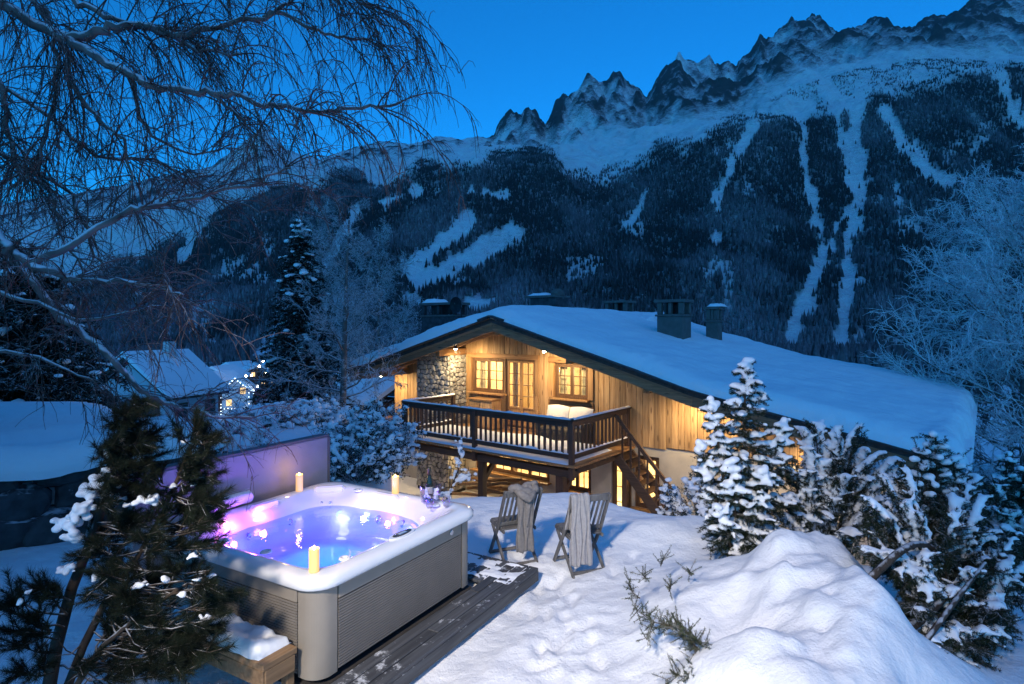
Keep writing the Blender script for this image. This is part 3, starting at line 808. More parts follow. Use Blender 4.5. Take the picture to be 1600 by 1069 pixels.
# --- roof: slates, verge rafters, soffit boards, purlins, snow
sl = MB()
us = [UL, UR, 2.6, UE]
top = [(uu, zr(uu)) for uu in us]
sl.prism(top + [(uu, z - 0.13) for uu, z in top[::-1]], 'y', VF, VB)
roof = cpart(sl, 'roof', M['slate'])
random.seed(5)
uu = UL                                                             # ragged slate ends showing along the verge
while uu < UE - 0.2:
    w = random.uniform(0.25, 0.5); um = min(uu + w / 2, UE)
    if abs(um - UR) > 0.3:
        s = zr(um + 0.1) - zr(um - 0.1)
        mb = MB().beam((um - w * 0.55, VF - 0.02 - random.uniform(0, 0.05), zr(um - w * 0.55) + 0.02), (um + w * 0.55, VF - 0.02 - random.uniform(0, 0.05), zr(um + w * 0.55) + 0.02), 0.22, 0.045)
        mb.build('slate', M['slate'], roof)
    uu += w * 0.9
MB().beam((UR - 0.5, VF + 0.05, ZR - 0.06), (UR, VF + 0.05, ZR + 0.08), 0.4, 0.06).beam((UR, VF + 0.05, ZR + 0.08), (UR + 0.5, VF + 0.05, ZR - 0.06), 0.4, 0.06).build('ridge_slate', M['slate'], roof)
for a, b in ((UL + 0.05, UR), (UR, 2.6), (2.6, UE - 0.1)):
    MB().beam((a, VF + 0.10, zr(a) - 0.27), (b, VF + 0.10, zr(b) - 0.27), 0.12, 0.27).build('verge_rafter', M['rafter'], roof)
    MB().beam((a, VF + 0.035, zr(a) - 0.155), (b, VF + 0.035, zr(b) - 0.155), 0.05, 0.10).build('verge_board', M['rafter'], roof)
    MB().beam((a, VF + 0.95, zr(a) - 0.24), (b, VF + 0.95, zr(b) - 0.24), 0.10, 0.2).build('rafter', M['rafter'], roof)
v = VF + 0.17
while v < VW:                                                       # soffit boards
    for a, b in ((UL + 0.05, UR - 0.01), (UR + 0.01, 2.6), (2.605, UE - 0.1)):
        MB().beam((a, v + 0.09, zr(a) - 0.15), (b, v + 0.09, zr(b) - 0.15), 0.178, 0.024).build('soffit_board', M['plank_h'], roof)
    v += 0.18
for uu in (-9.9, -6.75, UR, -1.25, 1.25, 4.0, 6.6):                  # purlin ends carrying the overhang
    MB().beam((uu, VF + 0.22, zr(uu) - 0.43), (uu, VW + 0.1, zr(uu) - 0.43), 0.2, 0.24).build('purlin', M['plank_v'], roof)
for uu in (UL + 0.02, UE - 0.02):
    MB().beam((uu, VF + 0.2, zr(uu) - 0.2), (uu, VB, zr(uu) - 0.2), 0.06, 0.2).build('eaves_board', M['dark_y'], roof)

su = np.concatenate([np.linspace(UL - 0.16, UL + 0.5, 14), np.linspace(UL + 0.6, UE - 0.7, 150), np.linspace(UE - 0.6, UE + 0.22, 22)])
sv = np.concatenate([np.linspace(VF - 0.10, VF + 0.6, 26), np.linspace(VF + 0.68, VB, 90)])
SU, SV = np.meshgrid(su, sv)
dv = SV - (VF - 0.10)
du = np.minimum(SU - (UL - 0.16), UE + 0.22 - SU - 0.22 * vnoise(SV * 1.1, 0 * SV, 107) - 0.08 * vnoise(SV * 4.5, 0 * SV, 108))
H = 0.36 + 0.10 * sstep((UR - SU) / 2.0) + 0.14 * sstep((SU - 1.6) / 4.0) + 0.10 * np.exp(-((SU - UR) / 1.2) ** 2)
H = H + 0.20 * fbm(SU * 0.6, SV * 0.35, 4, 101) + 0.07 * fbm(SU * 3, SV * 1.2, 4, 102) + 0.05 * (fbm(SU * 1.1 + 0.3 * np.sin(SV), SV * 0.25, 3, 106, True) - 0.5)
wv = 0.30 + 0.22 * vnoise(SU * 1.7, 0 * SU, 103) + 0.10 * vnoise(SU * 6, 0 * SU, 104)
front = 0.25 + 0.75 * sstep((SU - 0.6) / 3.0) + 0.75 * sstep((UR - 0.3 - SU) / 0.8) # snow has slid back from the verge beside the ridge
front = np.clip(front, 0, 1)
dvv = np.clip((dv - (1 - front) * 0.16) / wv, 0, 1)
H = H * np.sqrt(1 - (1 - dvv) ** 2) * np.sqrt(1 - (1 - np.clip(du / 0.30, 0, 1)) ** 2)
H = H * (1 - 0.35 * (1 - front) * np.exp(-(dv / 0.9) ** 2))
lump = np.exp(-((SU - 1.0) / 1.0) ** 2 - ((SV - VF - 0.5) / 0.5) ** 2) * 0.12 * (0.4 + vnoise(SU * 5, SV * 5, 105))
H = H + lump * dvv
ST = zroof(np.clip(SU, UL, UE)) + 0.012 + H - 0.05 * (SU > UE) * ((SU - UE) / 0.22) ** 2
SB = zroof(np.clip(SU, UL, UE)) + 0.012 - 0.10 * np.clip((SU - UE - 0.02) / 0.2, 0, 1)
ny_, nx_ = SU.shape
ii = np.arange(SU.size).reshape(SU.shape)
q1 = np.stack([ii[:-1, :-1], ii[:-1, 1:], ii[1:, 1:], ii[1:, :-1]], -1).reshape(-1, 4)
q2 = (q1 + SU.size)[:, ::-1]
rim = np.concatenate([ii[0, :], ii[1:, -1], ii[-1, -2::-1], ii[-2:0:-1, 0]])
q3 = np.array([(rim[k], rim[k - 1], rim[k - 1] + SU.size, rim[k] + SU.size) for k in range(len(rim))])
vs = np.concatenate([np.stack([SU, SV, ST], -1).reshape(-1, 3), np.stack([SU, SV, SB], -1).reshape(-1, 3)])
rs = np_mesh('roof_snow', vs, np.concatenate([q1, q2, q3]), M['snow_roof'], roof, smooth=True)

# --- chimneys
def on_roof(x, y, lift):
    """where the ray through a photo pixel meets the snow on the roof"""
    d = Vector(((x - CX) / F, 1, -(y - HY) / F)); C0 = Vector((1.55, 15.5, 0)); e = Vector((0, 0, EYE))
    for k in range(4000):
        p = e + d * (14 + k * 0.005); q = p - C0; uu = q.dot(CU); vv = q.dot(CV)
        if vv > VF and p.z < zr(min(max(uu, UL), UE)) + lift: return uu, vv
    return None
def chimney(u, v, w, d, z1, stone_mat, cap=True, hood=True):
    z0 = zr(u) - 0.3
    mb = MB().box((u, v, (z0 + z1) / 2), (w, d, z1 - z0), 0.02)
    c = cpart(mb, 'chimney', stone_mat)
    if hood:                                                        # open smoke chamber under a slab
        hz = 0.42
        for sx in (-1, 0, 1):
            for sy in (-1, 1):
                MB().box((u + sx * (w / 2 - 0.09), v + sy * (d / 2 - 0.09), z1 + hz / 2), (0.17 if sx else 0.12, 0.17, hz), 0.01).build('chimney_pillar', stone_mat, c)
        MB().box((u, v, z1 + hz / 2), (w * 0.5, d * 0.35, hz - 0.01), 0.01).build('flue', M['iron'], c)
        MB().box((u, v, z1 + hz + 0.06), (w + 0.18, d + 0.18, 0.11), 0.015).build('chimney_cap', M['concrete'], c)
        MB().box((u, v, z1 - 0.05), (w + 0.12, d + 0.12, 0.07), 0.015).build('chimney_ledge', M['concrete'], c)
        zt = z1 + hz + 0.115
    else: zt = z1
    return c, zt
def snow_pad(c, u, v, w, d, z, h, cov=1.0):
    mb = MB(); n_ = 9
    vs = []; fs = []
    for j in range(n_):
        for i in range(n_):
            a, b = i / (n_ - 1) * 2 - 1, j / (n_ - 1) * 2 - 1
            e = (1 - a ** 4) * (1 - b ** 4)
            vs.append((u + a * w / 2 * cov, v + b * d / 2 * cov, z + 0.004 + h * math.sqrt(max(0, e)) * (0.8 + 0.4 * random.random())))
    for j in range(n_ - 1):
        for i in range(n_ - 1): fs.append((j * n_ + i, j * n_ + i + 1, (j + 1) * n_ + i + 1, (j + 1) * n_ + i))
    mb.add(vs, fs); return mb.build('chimney_snow', M['snow'], c, True)
def at_px(x, v):
    k = (x - CX) / F                                                 # u on the plane v = const for a photo column
    ax, ay = 1.55 + CV.x * v, 15.5 + CV.y * v
    return (k * ay - ax) / (CU.x - k * CU.y)
def z_px(u, v, y):
    Yd = 15.5 + CU.y * u + CV.y * v
    return EYE - (y - HY) / F * Yd
u1 = at_px(694, 6.0)
c, zt = chimney(u1, 6.0, 2.1, 0.8, z_px(u1, 6.0, 492), M['boulder'])
snow_pad(c, u1 - 0.55, 6.0, 0.9, 0.9, zt, 0.18)
dish = MB().lathe([(0.02, 0.0), (0.2, 0.03), (0.34, 0.10), (0.35, 0.11), (0.2, 0.045), (0.02, 0.015)], n=20, cap=False)
for i, p in enumerate(dish.v): dish.v[i] = (u1 + 1.25 + p[0], 5.55 - p[2], z_px(u1, 6, 478) + p[1])
dish.tube([(u1 + 1.25, 5.56, z_px(u1, 6, 478)), (u1 + 1.25, 5.8, z_px(u1, 6, 478) - 0.1), (u1 + 1.25, 5.8, z_px(u1, 6, 500) - 0.6)], 0.025)
cpart(dish, 'satellite_dish', M['iron'])
u2 = at_px(858, 8.5)
c, zt = chimney(u2, 8.5, 1.35, 1.0, z_px(u2, 8.5, 466), M['boulder'], hood=False)
MB().box((u2 - 0.1, 8.5, zt + 0.05), (1.6, 1.2, 0.1), 0.02).build('chimney_cap', M['concrete'], c)
snow_pad(c, u2 - 0.3, 8.5, 1.0, 1.1, zt + 0.1, 0.12)
MB().lathe([(0.30, 0), (0.30, 0.12), (0.24, 0.22), (0.10, 0.30)], (u2 + 0.45, 8.5, zt + 0.1), 16).build('chimney_pot', M['concrete'], c)
u3 = at_px(968, 12.0); chimney(u3, 12.0, 1.1, 0.8, z_px(u3, 12.0, 488), M['concrete'])
u4, v4 = on_roof(1048, 523, 0.42); v4 += 0.3
chimney(u4, v4, 1.0, 0.8, z_px(u4, v4, 491), M['concrete'])
u5, v5 = on_roof(1113, 526, 0.42); v5 += 0.2
c, zt = chimney(u5, v5, 0.5, 0.5, z_px(u5, v5, 500), M['concrete'])
snow_pad(c, u5 + 0.12, v5, 0.6, 0.7, zt, 0.12)
# low dormer ridges behind, heaped with snow
for (x, y, w) in ((935, 499, 2.6), (1004, 503, 1.6)):
    vv = 10.5; uu = at_px(x, vv); z = z_px(uu, vv, y)
    o = snow_pad(chalet, uu, vv, w, 1.6, z - 0.35, 0.62); o.name = 'dormer_snow'; o.location = (0, 0, -BASE)
    cpart(MB().box((uu, vv, z - 0.45), (w * 0.96, 1.5, 0.5), 0.02), 'dormer', M['slate'])

# --- windows, doors
def window(name, u0, u1, z0, z1, leaves, cols_, rows, vf=VW + 0.10, panel=0.0, casing=0.0, head=0.0, sill=True, fmat='frame'):
    w = 0.075
    mb = MB()
    mb.box(((u0 + u1) / 2, vf, z1 - w / 2), (u1 - u0, 0.09, w), 0.006); mb.box(((u0 + u1) / 2, vf, z0 + w / 2), (u1 - u0, 0.09, w), 0.006)
    mb.box((u0 + w / 2, vf, (z0 + z1) / 2), (w, 0.086, z1 - z0 - 2 * w), 0.006); mb.box((u1 - w / 2, vf, (z0 + z1) / 2), (w, 0.086, z1 - z0 - 2 * w), 0.006)
    fr = cpart(mb, name, M[fmat])
    ia, ib = u0 + w, u1 - w; lw = (ib - ia) / leaves
    for l in range(leaves):
        a, b = ia + l * lw + 0.004, ia + (l + 1) * lw - 0.004
        s = 0.055; zb = z0 + w + panel
        lf = MB()
        for ux in (a + s / 2, b - s / 2): lf.box((ux, vf - 0.012, (z0 + z1) / 2), (s, 0.07, z1 - z0 - 2 * w - 0.006), 0.005)
        for zz in (zb + s / 2 if not panel else zb, z1 - w - s / 2): lf.box(((a + b) / 2, vf - 0.012, zz), (b - a - 2 * s, 0.066, s), 0.005)
        if panel: lf.box(((a + b) / 2, vf + 0.005, (z0 + w + zb) / 2), (b - a - 2 * s, 0.03, panel - 0.02), 0.004); lf.box(((a + b) / 2, vf - 0.012, z0 + w + s / 2), (b - a - 2 * s, 0.066, s), 0.005)
        lf.build('sash', M[fmat if not panel else 'casing'], fr)
        ga, gb, g0, g1 = a + s, b - s, zb + s / (1 if not panel else 2), z1 - w - s
        bars = MB()
        for k in range(1, cols_): bars.box((ga + (gb - ga) * k / cols_, vf - 0.012, (g0 + g1) / 2), (0.026, 0.04, g1 - g0), 0.004)
        for k in range(1, rows): bars.box(((ga + gb) / 2, vf - 0.012, g0 + (g1 - g0) * k / rows), (gb - ga, 0.036, 0.026), 0.004)
        bars.build('glazing_bars', M[fmat], fr)
        for i in range(cols_):
            for j in range(rows):
                MB().box((ga + (gb - ga) * (i + 0.5) / cols_, vf - 0.002, g0 + (g1 - g0) * (j + 0.5) / rows), ((gb - ga) / cols_ - 0.02, 0.006, (g1 - g0) / rows - 0.02), 0.001).build('pane', M['glass'], fr)
    if sill: MB().box(((u0 + u1) / 2, VW - 0.06, z0 - 0.03), (u1 - u0 + 0.16, 0.26, 0.06), 0.01).build('sill', M['casing'], fr)
    return fr
def casing(parent, u0, u1, z0, z1, w=0.16, bottom=True, mat='casing'):
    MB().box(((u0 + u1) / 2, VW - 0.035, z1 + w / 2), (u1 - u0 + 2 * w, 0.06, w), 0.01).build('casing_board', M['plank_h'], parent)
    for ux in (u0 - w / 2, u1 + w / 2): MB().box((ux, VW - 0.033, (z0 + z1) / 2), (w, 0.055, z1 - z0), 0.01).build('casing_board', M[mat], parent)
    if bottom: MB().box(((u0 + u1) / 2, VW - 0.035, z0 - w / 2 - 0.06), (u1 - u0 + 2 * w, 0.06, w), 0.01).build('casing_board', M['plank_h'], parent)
    for ux in (u0 + 0.006, u1 - 0.006): MB().box((ux, VW + 0.05, (z0 + z1) / 2), (0.02, 0.13, z1 - z0), 0.002).build('reveal', M[mat], parent)
w1 = window('window', -6.40, -4.86, 0.42, 1.66, 2, 2, 3)
casing(w1, -6.40, -3.50, 0.42, 1.66, 0.17, False)
w2 = window('door', -4.82, -3.50, -0.72, 1.66, 2, 2, 4, panel=0.62, sill=False)
MB().tube([(-4.13, VW + 0.02, 0.28), (-4.13, VW - 0.04, 0.28), (-4.03, VW - 0.04, 0.28)], 0.012).build('door_handle', M['iron'], w2)
MB().box((-3.42, VW - 0.033, 0.0), (0.16, 0.055, 1.4), 0.01).build('casing_board', M['casing'], w2)
w3 = window('window', -2.74, -1.42, 0.46, 1.60, 2, 2, 3)
casing(w3, -2.74, -1.42, 0.46, 1.60, 0.20)
window('window', -6.25, -2.95, -2.40, -1.25, 4, 2, 2, vf=VW + 0.14)
window('window', -2.45, -1.35, -2.50, -1.20, 2, 2, 2, vf=VW + 0.14)
window('door', -0.62, 0.06, -3.2, -1.05, 1, 2, 4, vf=VW + 0.14, sill=False)
window('window', 0.16, 0.95, -2.62, -1.05, 1, 2, 3, vf=VW + 0.14)
window('window', -10.25, -9.6, -2.0, -1.3, 1, 2, 1, vf=VW + 0.14)
# curtains and the rooms behind the glass
def drape(ua, ub, z0, z1, v, folds):
    mb = MB(); n_ = folds * 8; vs = []; fs = []
    for i in range(n_ + 1):
        x = ua + (ub - ua) * i / n_
        for z in (z0, (z0 + z1) / 2, z1): vs.append((x, v + 0.035 * math.sin(i / 8 * 2 * math.pi) * (1.1 if z < z1 else 0.7), z))
    for i in range(n_):
        for k in range(2): fs.append((i * 3 + k, (i + 1) * 3 + k, (i + 1) * 3 + k + 1, i * 3 + k + 1))
    return cpart(mb.add(vs, fs), 'curtain', M['curtain'], smooth=True)
for a, b, p, q, n_ in ((-6.3, -6.02, 0.35, 1.62, 3), (-2.72, -2.45, 0.4, 1.58, 3), (-1.9, -1.5, 0.4, 1.58, 4), (-4.75, -4.5, -0.6, 1.6, 3), (-3.78, -3.5, -0.6, 1.6, 3), (-6.2, -6.0, -2.4, -1.3, 2), (-0.42, -0.1, -3.1, -1.1, 4), (0.2, 0.4, -2.6, -1.1, 2), (-3.3, -3.0, -2.4, -1.3, 3), (-4.8, -4.5, -2.4, -1.3, 3)):
    drape(a, b, p, q, VW + 0.34, n_)
def room(u0, u1, v0, v1, z0, z1, mat):
    vs = [(a, b, c_) for a in (u0, u1) for b in (v0, v1) for c_ in (z0, z1)]
    fs = [(0, 4, 6, 2), (1, 3, 7, 5), (2, 6, 7, 3), (0, 2, 3, 1), (4, 5, 7, 6)]
    return cpart(MB().add(vs, fs), 'room', mat)
room(-6.6, -3.2, VW + 0.24, 7.0, -0.7, 1.72, M['room_wood'])
room(-3.18, 0.4, VW + 0.24, 6.0, -0.7, 1.70, M['room_wood'])
room(-6.6, 1.3, VW + 0.30, 7.5, -3.25, -0.9, M['room'])
room(-10.4, -9.4, VW + 0.30, 5.0, -3.2, -0.9, M['room'])
# things in the rooms that show through the glass
cpart(MB().box((-4.3, 5.6, -0.3), (1.2, 0.6, 0.8)).box((-5.6, 6.6, 0.5), (0.9, 0.2, 0.9)), 'room_furniture', M['frame'])
cpart(MB().lathe([(0.16, 0), (0.11, 0.22)], (-1.9, 5.0, -1.95), 16).lathe([(0.02, -0.35), (0.02, 0.0)], (-1.9, 5.0, -1.95), 8), 'table_lamp', M['cushion'])
WARM = (1.0, 0.74, 0.38)
lamp('room_light', (-5.2, 4.9, 1.35 - BASE), 320, WARM, chalet, 0.15)
lamp('room_light', (-1.6, 4.7, 1.3 - BASE), 230, WARM, chalet, 0.15)
lamp('room_light', (-4.6, 5.0, -1.25 - BASE), 380, (1.0, 0.74, 0.38), chalet, 0.15)
lamp('room_light', (-0.6, 5.0, -1.25 - BASE), 400, (1.0, 0.76, 0.42), chalet, 0.15)
lamp('room_light', (-9.9, 4.2, -1.2 - BASE), 25, WARM, chalet, 0.1)

# --- spotlights under the eaves
M['bulb'] = emis('lit_bulb', (1.0, 0.82, 0.5), 60.0)
def spotlight(u, v, z, energy):
    f = cpart(MB().lathe([(0.05, 0.0), (0.055, 0.02), (0.055, 0.14), (0.03, 0.17)], (u, v, z), 14), 'spotlight', M['iron'])
    MB().lathe([(0.01, -0.05), (0.042, -0.035), (0.055, -0.004), (0.04, 0.0)], (u, v, z), 14).build('bulb', M['bulb'], f)
    lamp('spotlight_beam', (u, v, z - 0.09), energy, WARM, f, 0.05, 'SPOT', R(160), (u, v + 0.75, z - 1.3), 0.8)
for (x, y, v, e) in ((712, 545, 1.95, 190), (850, 549, 1.95, 215), (595, 587, 2.1, 135), (1080, 625, 2.2, 190)):
    uu = at_px(x, v); spotlight(uu, v, z_px(uu, v, y) , e)
spotlight(5.4, 2.6, zr(5.4) - 0.75, 110)
lamp('balcony_light', (-5.6, 2.3, -1.25 - BASE), 40, WARM, chalet, 0.05)   # light under the balcony, on the pier
cpart(MB().lathe([(0.05, 0), (0.06, 0.05), (0.03, 0.07)], (-5.6, 2.3, -1.20), 12), 'downlight', M['bulb'])

# --- balcony
BU0, BZ = -6.47, -0.78
bal = cpart(MB().box(((BU0 + 0) / 2, 0.10, -1.06), (-BU0 + 0.1, 0.2, 0.2), 0.012).box((-0.05, 1.75, -0.98), (0.2, 3.1, 0.2), 0.012).box((BU0 + 0.05, 1.75, -0.98), (0.2, 3.0, 0.2), 0.012).box((-3.3, 1.75, -1.0), (0.18, 3.0, 0.18), 0.012), 'balcony', M['dark_x'])
v = -0.16
while v < VW - 0.02:
    w = min(0.148, VW - v); MB().box((BU0 / 2, v + w / 2, BZ - 0.045), (-BU0 + 0.42, w - 0.008, 0.06), 0.006).build('floor_board', M['plank_h'], bal); v += 0.148
def rail_run(p0, p1, nb, posts=()):
    d = Vector((p1[0] - p0[0], p1[1] - p0[1], 0)); L = d.length; d.normalize()
    P = lambda t, z: Vector((p0[0], p0[1], z)) + d * t
    MB().beam(P(-0.06, 0.345), P(L + 0.06, 0.345), 0.17, 0.05).build('handrail', M['dark_x'], bal)
    MB().beam(P(0, 0.245), P(L, 0.245), 0.055, 0.14).build('top_rail', M['dark_x'], bal)
    MB().beam(P(0, -0.60), P(L, -0.60), 0.07, 0.13).build('bottom_rail', M['dark_x'], bal)
    for k in range(nb):
        t = L * (k + 0.5) / nb
        if any(abs(t - q) < 0.09 for q in posts): continue
        MB().beam(P(t, -0.545), P(t, 0.18), 0.042, 0.075, up=d).build('baluster', M['baluster'], bal)
    sn = MB(); vs = []; fs = []; n_ = int(L / 0.06)                  # snow lying on the handrail and the bottom rail
    for z0, hw, hh, sd_ in ((0.371, 0.075, 0.045, 1), (-0.534, 0.045, 0.07, 2)):
        o0 = len(vs); pn = d.cross(Vector((0, 0, 1)))
        for i in range(n_ + 1):
            e = hh * (0.45 + 0.8 * mnoise.noise(Vector((i * 0.35, p0[0] * 3 + sd_, p0[1])))) + 0.01
            if sd_ == 2: e = max(0.004, hh * (0.4 + 1.1 * mnoise.noise(Vector((i * 0.8, p0[0], 7)))))
            for k, (a, b) in enumerate(((-1, 0), (-0.8, 0.7), (0, 1), (0.8, 0.7), (1, 0))): vs.append(P(L * i / n_, z0 + max(0.004, e) * b) + pn * a * hw)
        for i in range(n_):
            for k in range(4): fs.append((o0 + i * 5 + k, o0 + (i + 1) * 5 + k, o0 + (i + 1) * 5 + k + 1, o0 + i * 5 + k + 1))
    sn.add(vs, fs).build('rail_snow', M['snow'], bal, True)
rail_run((BU0, 0), (0, 0), 34, (0, 3.1, 6.47))
rail_run((0, 0), (0, VW - 0.05), 15, (0,))
rail_run((BU0, 0), (BU0, VW - 0.9), 11, (0,))
for (a, b, zb) in ((BU0, 0, -1.16), (-3.37, -0.01, -1.16), (0, 0, -1.2), (0, VW - 0.12, -1.1), (BU0, 2.28, -0.8)):
    MB().box((a, b, (zb + 0.315) / 2), (0.13, 0.13, 0.315 - zb), 0.01).build('post', M['dark_z'], bal)
vs = []; fs = []; nu_, nv_ = 60, 34                                  # snow on the balcony floor
for j in range(nv_):
    for i in range(nu_):
        a = BU0 + 0.05 + (-BU0 - 0.1) * i / (nu_ - 1); b = -0.14 + 2.4 * j / (nv_ - 1)
        e = min(1, (nu_ - 1 - i) / 2, i / 2, j / 2, (nv_ - 1 - j) / 6)
        vs.append((a, b, BZ - 0.012 + e * (0.06 + 0.16 * sstep(b / 0.6) * (0.75 + 0.5 * mnoise.noise(Vector((a * 1.3, b * 1.3, 0)))))))
for j in range(nv_ - 1):
    for i in range(nu_ - 1): fs.append((j * nu_ + i, j * nu_ + i + 1, (j + 1) * nu_ + i + 1, (j + 1) * nu_ + i))
MB().add(vs, fs).build('floor_snow', M['snow'], bal, True)
for (a, b, w) in ((-3.3, 0.25, 0.2), (-0.55, 0.35, 0.24), (-0.02, VW - 0.2, 0.17)):
    MB().box((a, b, -2.3), (w, w, 2.3), 0.015).build('post', M['dark_z'], bal)
for a, dv_ in ((-3.3, 0.25), (-0.55, 0.35)): MB().beam((a, dv_ + 0.1, -1.75), (a, dv_ + 0.7, -1.12), 0.12, 0.14).build('brace', M['dark_z'], bal)

M['dark_stair'] = wood('stair_wood', (0.055, 0.029, 0.016), (0.12, 0.064, 0.034), 'x', knots=False)
# --- outside stair
st = cpart(MB().beam((0.08, 2.28, -0.98), (2.2, 2.28, -3.3), 0.07, 0.28, up=(0, 0, 1)).beam((0.08, 3.1, -0.98), (2.2, 3.1, -3.3), 0.07, 0.28), 'stair', M['dark_stair'])
for k in range(11):
    t = (k + 0.5) / 11; MB().box((0.1 + 2.08 * t, 2.69, -0.95 - 2.25 * t), (0.26, 0.75, 0.045), 0.008).build('tread', M['dark_stair'], st)
MB().beam((0.05, 2.28, 0.22), (2.16, 2.28, -2.08), 0.07, 0.11).build('handrail', M['dark_stair'], st)
for k in range(8):
    t = (k + 0.7) / 8; uu = 0.08 + 2.08 * t
    MB().beam((uu, 2.28, -0.9 - 2.27 * t), (uu, 2.28, 0.16 - 2.25 * t), 0.045, 0.055, up=(1, 0, 0)).build('baluster', M['dark_stair'], st)

# --- things on and under the balcony (placed in chalet axes, each its own thing)
def cw(u, v, z): return Vector((1.55, 15.5, 0)) + CU * u + CV * v + Vector((0, 0, z))
CRZ = math.atan2(-0.621, 0.784)
so = thing('sofa', 'dark rattan sofa with two cream cushions on the balcony', 'sofa', cw(-1.75, 2.35, BZ), CRZ)
MB().box((0, 0, 0.24), (1.75, 0.72, 0.42), 0.03).box((0, 0.32, 0.58), (1.75, 0.12, 0.40), 0.03).box((-0.84, 0, 0.5), (0.12, 0.72, 0.3), 0.03).box((0.84, 0, 0.5), (0.12, 0.72, 0.3), 0.03).build('frame', M['rattan'], so)
for k in (-1, 1):
    mb = MB(); n_ = 10; vs = []; fs = []
    for s in (-1, 1):
        for j in range(n_):
            for i in range(n_):
                a, b = i / (n_ - 1) * 2 - 1, j / (n_ - 1) * 2 - 1
                e = ((1 - a ** 4) * (1 - b ** 4)) ** 0.5
                vs.append((k * 0.42 + a * 0.41, 0.20 + s * (0.01 + 0.11 * e) + 0.10 * b, 0.78 + b * 0.32 * (1 - 0.06 * a * a) - 0.03 * abs(a)))
    for s in range(2):
        for j in range(n_ - 1):
            for i in range(n_ - 1): fs.append(tuple(s * n_ * n_ + q for q in (j * n_ + i, j * n_ + i + 1, (j + 1) * n_ + i + 1, (j + 1) * n_ + i)))
    mb.add(vs, fs).build('cushion', M['cushion'], so, True)
cb = thing('cabinet', 'wooden cabinet standing under the balcony window', 'cabinet', cw(-5.45, 2.85, BZ), CRZ)
MB().box((0, 0, 0.5), (1.05, 0.5, 0.98), 0.01).build('body', M['plank'], cb)
MB().box((0, -0.02, 1.01), (1.15, 0.58, 0.05), 0.01).build('top', M['plank_h'], cb)
for k in (-1, 1): MB().box((k * 0.25, -0.262, 0.5), (0.46, 0.03, 0.84), 0.008).build('door', M['plank'], cb)
tb = thing('wooden_bin', 'small honey coloured wooden box beside the chalet corner', 'bin', cw(-11.1, 3.3, -2.2), CRZ)
MB().box((0, 0, 0.4), (0.5, 0.5, 1.5), 0.01).build('body', M['plank'], tb)
MB().box((0, 0, 1.18), (0.62, 0.62, 0.06), 0.01).build('lid', M['plank_h'], tb)
random.seed(21)
for k in range(26):                                                  # poles stacked under the balcony
    row = k // 7; a = -6.0 + random.uniform(-0.2, 0.3) + 0.45 * (k % 7); L = random.uniform(1.0, 1.9); an = R(random.uniform(15, 50)) * (1 if row % 2 else -0.3)
    zz = -3.05 + row * 0.16 + random.uniform(0, 0.05); vv = 2.2 + random.uniform(-0.5, 0.4)
    p0 = cw(a, vv, zz); p1 = cw(a + L * math.cos(an), vv + L * math.sin(an) * 0.6, zz + 0.10 + random.uniform(-0.05, 0.2))
    o = MB().tube([p0, (p0 + p1) / 2 + Vector((0, 0, 0.02)), p1], [0.055, 0.06, 0.045], 7).build('timber_pole', M['step'], None, True)
    tag(o, 'pale timber pole in the loose pile under the balcony', 'pole', 'timber poles under the balcony')
# ------------------------------------------------------------------ hot tub (local axes: a along the long visible side, b along the other, z up)
TA = math.atan2(0.866, 0.5)
tub = thing('hot_tub', 'white hot tub with taupe slatted cabinet and glowing blue water', 'hot tub', (-1.45, 4.42, 0.10), TA)
TX, TY = 2.2, 2.2                     # local x runs 0..TX along the near side, local y 0..TY to the far side
def tw(a, b, z): return Vector((-1.45, 4.42, 0.10)) + Vector((0.5, 0.866, 0)) * a + Vector((-0.866, 0.5, 0)) * b + Vector((0, 0, z))
NP = 176
def rrect(half, r, z, cx=TX / 2, cy=TY / 2, mod=None):
    """rounded square loop, points by angle"""
    out = []
    for k in range(NP):
        th = 2 * math.pi * (k + 0.5) / NP
        c, s = math.cos(th), math.sin(th)
        h = half + (mod(th) if mod else 0)
        # superellipse-like rounded square through ray casting
        m = max(abs(c), abs(s)); x, y = c / m * h, s / m * h
        rr = min(r, h * 0.95)
        ax, ay = abs(x), abs(y)
        if ax > h - rr and ay > h - rr:
            # intersect ray with corner arc
            ccx = ccy = h - rr; dx, dy = abs(c), abs(s)
            bq = dx * ccx + dy * ccy; cq = ccx * ccx + ccy * ccy - rr * rr
            t = bq + math.sqrt(max(0, bq * bq - cq)); x, y = c * t, s * t
        out.append((cx + x, cy + y, z))
    return out
def loft(loops, mat, name, parent, close_last=False, smooth=True):
    mb = MB(); vs = [p for l in loops for p in l]; fs = []
    for i in range(len(loops) - 1):
        for k in range(NP): k2 = (k + 1) % NP; fs.append((i * NP + k, i * NP + k2, (i + 1) * NP + k2, (i + 1) * NP + k))
    if close_last: fs.append(tuple((len(loops) - 1) * NP + k for k in range(NP)))
    mb.add(vs, fs); return mb.build(name, mat, parent, smooth)
ZT = 0.80                                                            # top of the rim above the deck
seat = lambda amp: (lambda th: amp * (0.55 * math.cos(4 * th) + 0.45 * math.cos(6 * th + 0.6)))
